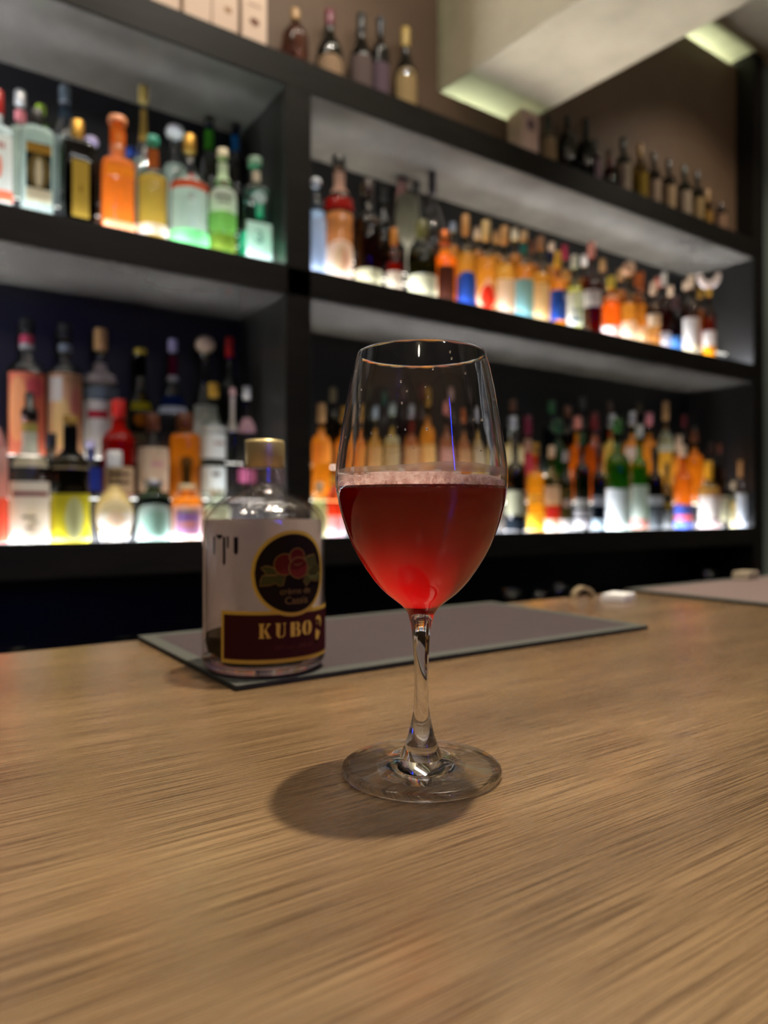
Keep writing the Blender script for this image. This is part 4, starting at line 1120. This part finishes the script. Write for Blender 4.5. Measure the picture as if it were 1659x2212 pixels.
for p in foot.data.polygons:
    rr_ = [math.hypot(foot.data.vertices[v].co.x, foot.data.vertices[v].co.y) for v in p.vertices]
    if max(foot.data.vertices[v].co.z for v in p.vertices) < .0011 and .0205 < max(rr_) < .0347:
        p.material_index = 2
    elif max(rr_) > .0353 or min(rr_) < .0145:
        p.material_index = 1


def drink_material():
    """cloudy red drink: absorbs light on the way through, its turbid edge along the glass scatters what gets there;
    the level top of the drink is left open to the froth"""
    m, nt, out = newmat('cassis_drink')
    tr = nd(nt, 'ShaderNodeBsdfTransparent')
    tl = nd(nt, 'ShaderNodeBsdfTranslucent', Color=hx('ff1c22'))
    df = nd(nt, 'ShaderNodeBsdfDiffuse', Color=hx('6c1016'))
    a = nd(nt, 'ShaderNodeMixShader', Fac=.02); b = nd(nt, 'ShaderNodeMixShader', Fac=.08); c = nd(nt, 'ShaderNodeMixShader')
    nt.links.new(tl.outputs[0], a.inputs[1]); nt.links.new(df.outputs[0], a.inputs[2])
    nt.links.new(a.outputs[0], b.inputs[1]); nt.links.new(tr.outputs[0], b.inputs[2])
    tc = nd(nt, 'ShaderNodeTexCoord')
    sp = nd(nt, 'ShaderNodeSeparateXYZ'); nt.links.new(tc.outputs['Object'], sp.inputs[0])
    gt = nd(nt, 'ShaderNodeMath', operation='GREATER_THAN'); gt.inputs[1].default_value = LVL-.0004
    nt.links.new(sp.outputs[2], gt.inputs[0]); nt.links.new(gt.outputs[0], c.inputs[0])
    nt.links.new(b.outputs[0], c.inputs[1]); nt.links.new(tr.outputs[0], c.inputs[2])
    nt.links.new(c.outputs[0], out.inputs[0])
    va = nd(nt, 'ShaderNodeVolumeAbsorption', Color=(.62, .02, .03, 1), Density=42.0)
    nt.links.new(va.outputs[0], out.inputs['Volume'])
    return m


drink_p = [p for p in in_up if p[1] < LVL-.0002]+[(irad(LVL), LVL), (.030, LVL-.0001), (0, LVL-.0001)]
drink = link('drink', lathe('drink', drink_p, 128), drink_material(), wine)
drink['label'] = 'dark red drink glowing bright red towards the stem'


def foam_mat():
    """soap-thin bubble skins: mostly clear, milky and shiny towards their edges"""
    m, nt, out = newmat('foam')
    d = nd(nt, 'ShaderNodeBsdfTranslucent', Color=hx('fff0ea'))
    df = nd(nt, 'ShaderNodeBsdfDiffuse', Color=hx('fff0ea'))
    tr = nd(nt, 'ShaderNodeBsdfTransparent', Color=(1, .97, .965, 1))
    gl = nd(nt, 'ShaderNodeBsdfGlossy', Roughness=.12)
    a = nd(nt, 'ShaderNodeMixShader', Fac=.5); b = nd(nt, 'ShaderNodeMixShader'); c = nd(nt, 'ShaderNodeMixShader', Fac=.06)
    lw = nd(nt, 'ShaderNodeLayerWeight', Blend=.5)
    pw = nd(nt, 'ShaderNodeMath', operation='POWER'); pw.inputs[1].default_value = 3.0
    ml = nd(nt, 'ShaderNodeMath', operation='MULTIPLY_ADD'); ml.inputs[1].default_value = .45; ml.inputs[2].default_value = .04
    nt.links.new(lw.outputs['Facing'], pw.inputs[0]); nt.links.new(pw.outputs[0], ml.inputs[0])
    nt.links.new(d.outputs[0], a.inputs[1]); nt.links.new(df.outputs[0], a.inputs[2])
    nt.links.new(ml.outputs[0], b.inputs[0]); nt.links.new(tr.outputs[0], b.inputs[1]); nt.links.new(a.outputs[0], b.inputs[2])
    nt.links.new(b.outputs[0], c.inputs[1]); nt.links.new(gl.outputs[0], c.inputs[2])
    nt.links.new(c.outputs[0], out.inputs[0])
    return m


def froth_layer_mat():
    """froth floating on the drink: dense along the glass, thinning out to the middle"""
    m, nt, out = newmat('froth_layer')
    tc = nd(nt, 'ShaderNodeTexCoord')
    sp = nd(nt, 'ShaderNodeSeparateXYZ'); nt.links.new(tc.outputs['Object'], sp.inputs[0])
    cb = nd(nt, 'ShaderNodeCombineXYZ'); nt.links.new(sp.outputs[0], cb.inputs[0]); nt.links.new(sp.outputs[1], cb.inputs[1])
    ln = nd(nt, 'ShaderNodeVectorMath', operation='LENGTH'); nt.links.new(cb.outputs[0], ln.inputs[0])
    mr = nd(nt, 'ShaderNodeMapRange', interpolation_type='SMOOTHSTEP')
    mr.inputs[1].default_value = .004; mr.inputs[2].default_value = .030
    mr.inputs[3].default_value = .0; mr.inputs[4].default_value = 1.0
    nt.links.new(ln.outputs['Value'], mr.inputs[0])
    tr = nd(nt, 'ShaderNodeBsdfTransparent'); df = nd(nt, 'ShaderNodeBsdfDiffuse', Color=hx('e8ccc8'))
    b = nd(nt, 'ShaderNodeMixShader')
    nt.links.new(mr.outputs[0], b.inputs[0]); nt.links.new(tr.outputs[0], b.inputs[1]); nt.links.new(df.outputs[0], b.inputs[2])
    nt.links.new(b.outputs[0], out.inputs[0])
    return m


link('froth_layer', lathe('froth_layer', [(.0378, LVL+.0008), (.030, LVL+.0014), (.020, LVL+.0012), (.010, LVL+.0010), (0, LVL+.0010)], 64), froth_layer_mat(), drink)
rnd = random.Random(5)
ico = bmesh.new(); bmesh.ops.create_icosphere(ico, subdivisions=2, radius=1)
iv = [v.co.copy() for v in ico.verts]; ico.verts.index_update(); ifc = [tuple(v.index for v in f.verts) for f in ico.faces]; ico.free()
V, Fc = [], []
def bubble(x, y, z, r):
    b = len(V)
    V.extend((x+c.x*r, y+c.y*r, z+c.z*r) for c in iv)
    Fc.extend(tuple(b+i for i in f) for f in ifc)


for i in range(1300):
    a = rnd.uniform(0, 2*math.pi)
    # deeper froth on the left as seen by the guest
    az = a-math.atan2(-GX, GY)
    side = -math.sin(az)
    h = .0060+.0014*side+.0007*math.sin(3*az+1)
    r = rnd.choice((.0004, .0005, .0006, .0007, .0009, .0012)) * rnd.uniform(.8, 1.25)
    f = rnd.random()
    z = LVL-.0009+f*h
    rho = .0379-r-rnd.random()**2*.003
    bubble(rho*math.sin(a), -rho*math.cos(a), z, r)
foam = link('foam', mesh('foam', V, Fc, True), foam_mat(), drink)
patch('froth_wall', paper('fbe6e0', .6), drink, lambda a, z: irad(min(z, .135))-.0026, 0, 2*math.pi,
      lambda s: LVL-.0004+.0005*math.sin(s*math.pi*38), lambda s: LVL+.0056+.0007*math.sin(s*math.pi*3+1)+.0004*math.sin(s*math.pi*10), 240, 3)
foam['kind'] = 'stuff'
foam['label'] = 'pinkish white froth of small bubbles on the drink'


def film_mat():
    m, nt, out = newmat('foam_film')
    df = nd(nt, 'ShaderNodeBsdfDiffuse', Color=hx('c8b4ac'))
    tl = nd(nt, 'ShaderNodeBsdfTranslucent', Color=hx('c8b4ac'))
    a = nd(nt, 'ShaderNodeMixShader', Fac=.5)
    tr = nd(nt, 'ShaderNodeBsdfTransparent')
    b = nd(nt, 'ShaderNodeMixShader', Fac=.45)
    nt.links.new(df.outputs[0], a.inputs[1]); nt.links.new(tl.outputs[0], a.inputs[2])
    nt.links.new(a.outputs[0], b.inputs[1]); nt.links.new(tr.outputs[0], b.inputs[2])
    nt.links.new(b.outputs[0], out.inputs[0])
    return m


ff = patch('foam_film', film_mat(), drink, lambda a, z: irad(z)-.0003, 0, 2*math.pi, lambda s: LVL+.0058, lambda s: LVL+.0088+.0008*math.sin(s*math.pi*2+2)+.0004*math.sin(s*math.pi*5), 96, 3)
# droplets left on the inner wall
V, Fc = [], []
for i in range(26):
    a = rnd.uniform(0, 2*math.pi); z = rnd.uniform(.142, .186); r = rnd.uniform(.0003, .0006)
    rho = irad(z)-r*.4
    bubble(rho*math.sin(a), -rho*math.cos(a), z, r)
dr = link('droplets', mesh('droplets', V, Fc, True), M_CRY, wine)
dr['kind'] = 'stuff'
# etched maker's word on the foot
V2, F2 = text_tris('RIEDEL')
azg = math.atan2(-GX, GY)
VV = []
for x, y in V2:
    a = azg+math.radians(-26)+x*.0042/.0265
    r = .0262-y*.0042+.0015
    zt = None
    for (r0, z0), (r1, z1) in zip(foot_p[6:], foot_p[7:]):
        if r1 <= r <= r0:
            zt = z0+(z1-z0)*(r-r0)/(r1-r0)
    VV.append((r*math.sin(a), -r*math.cos(a), (zt or .0045)+.00008))
et, nt_, out_ = newmat('etched_print')
e1 = nd(nt_, 'ShaderNodeBsdfTransparent'); e2 = nd(nt_, 'ShaderNodeBsdfDiffuse', Color=hx('b0a49a')); e3 = nd(nt_, 'ShaderNodeMixShader', Fac=.35)
nt_.links.new(e1.outputs[0], e3.inputs[1]); nt_.links.new(e2.outputs[0], e3.inputs[2]); nt_.links.new(e3.outputs[0], out_.inputs[0])
link('etched_print', mesh('etched_print', VV, F2), et, wine)

# ------------------------------------------------------------------ blue neon tube of the guests' room, behind the camera
BX, BY = 1.174*RU-1.05*FU+0, 1.174*RV-1.05*FV
neon = empty('neon_tube', (BX, BY, .35), 'blue neon tube on a stand behind the viewer', 'lamp')
link('tube', lathe('tube', [(0, 0), (.006, .001), (.006, .72), (0, .721)], 12), glow('1030ff', 120, 'blue_neon'), neon)
link('holder', lathe('holder', [(0, FLOOR-.35), (.12, FLOOR-.35), (.12, FLOOR-.33), (.012, FLOOR-.32), (.012, -.002), (0, -.001)], 16), plastic('222222', .4), neon)
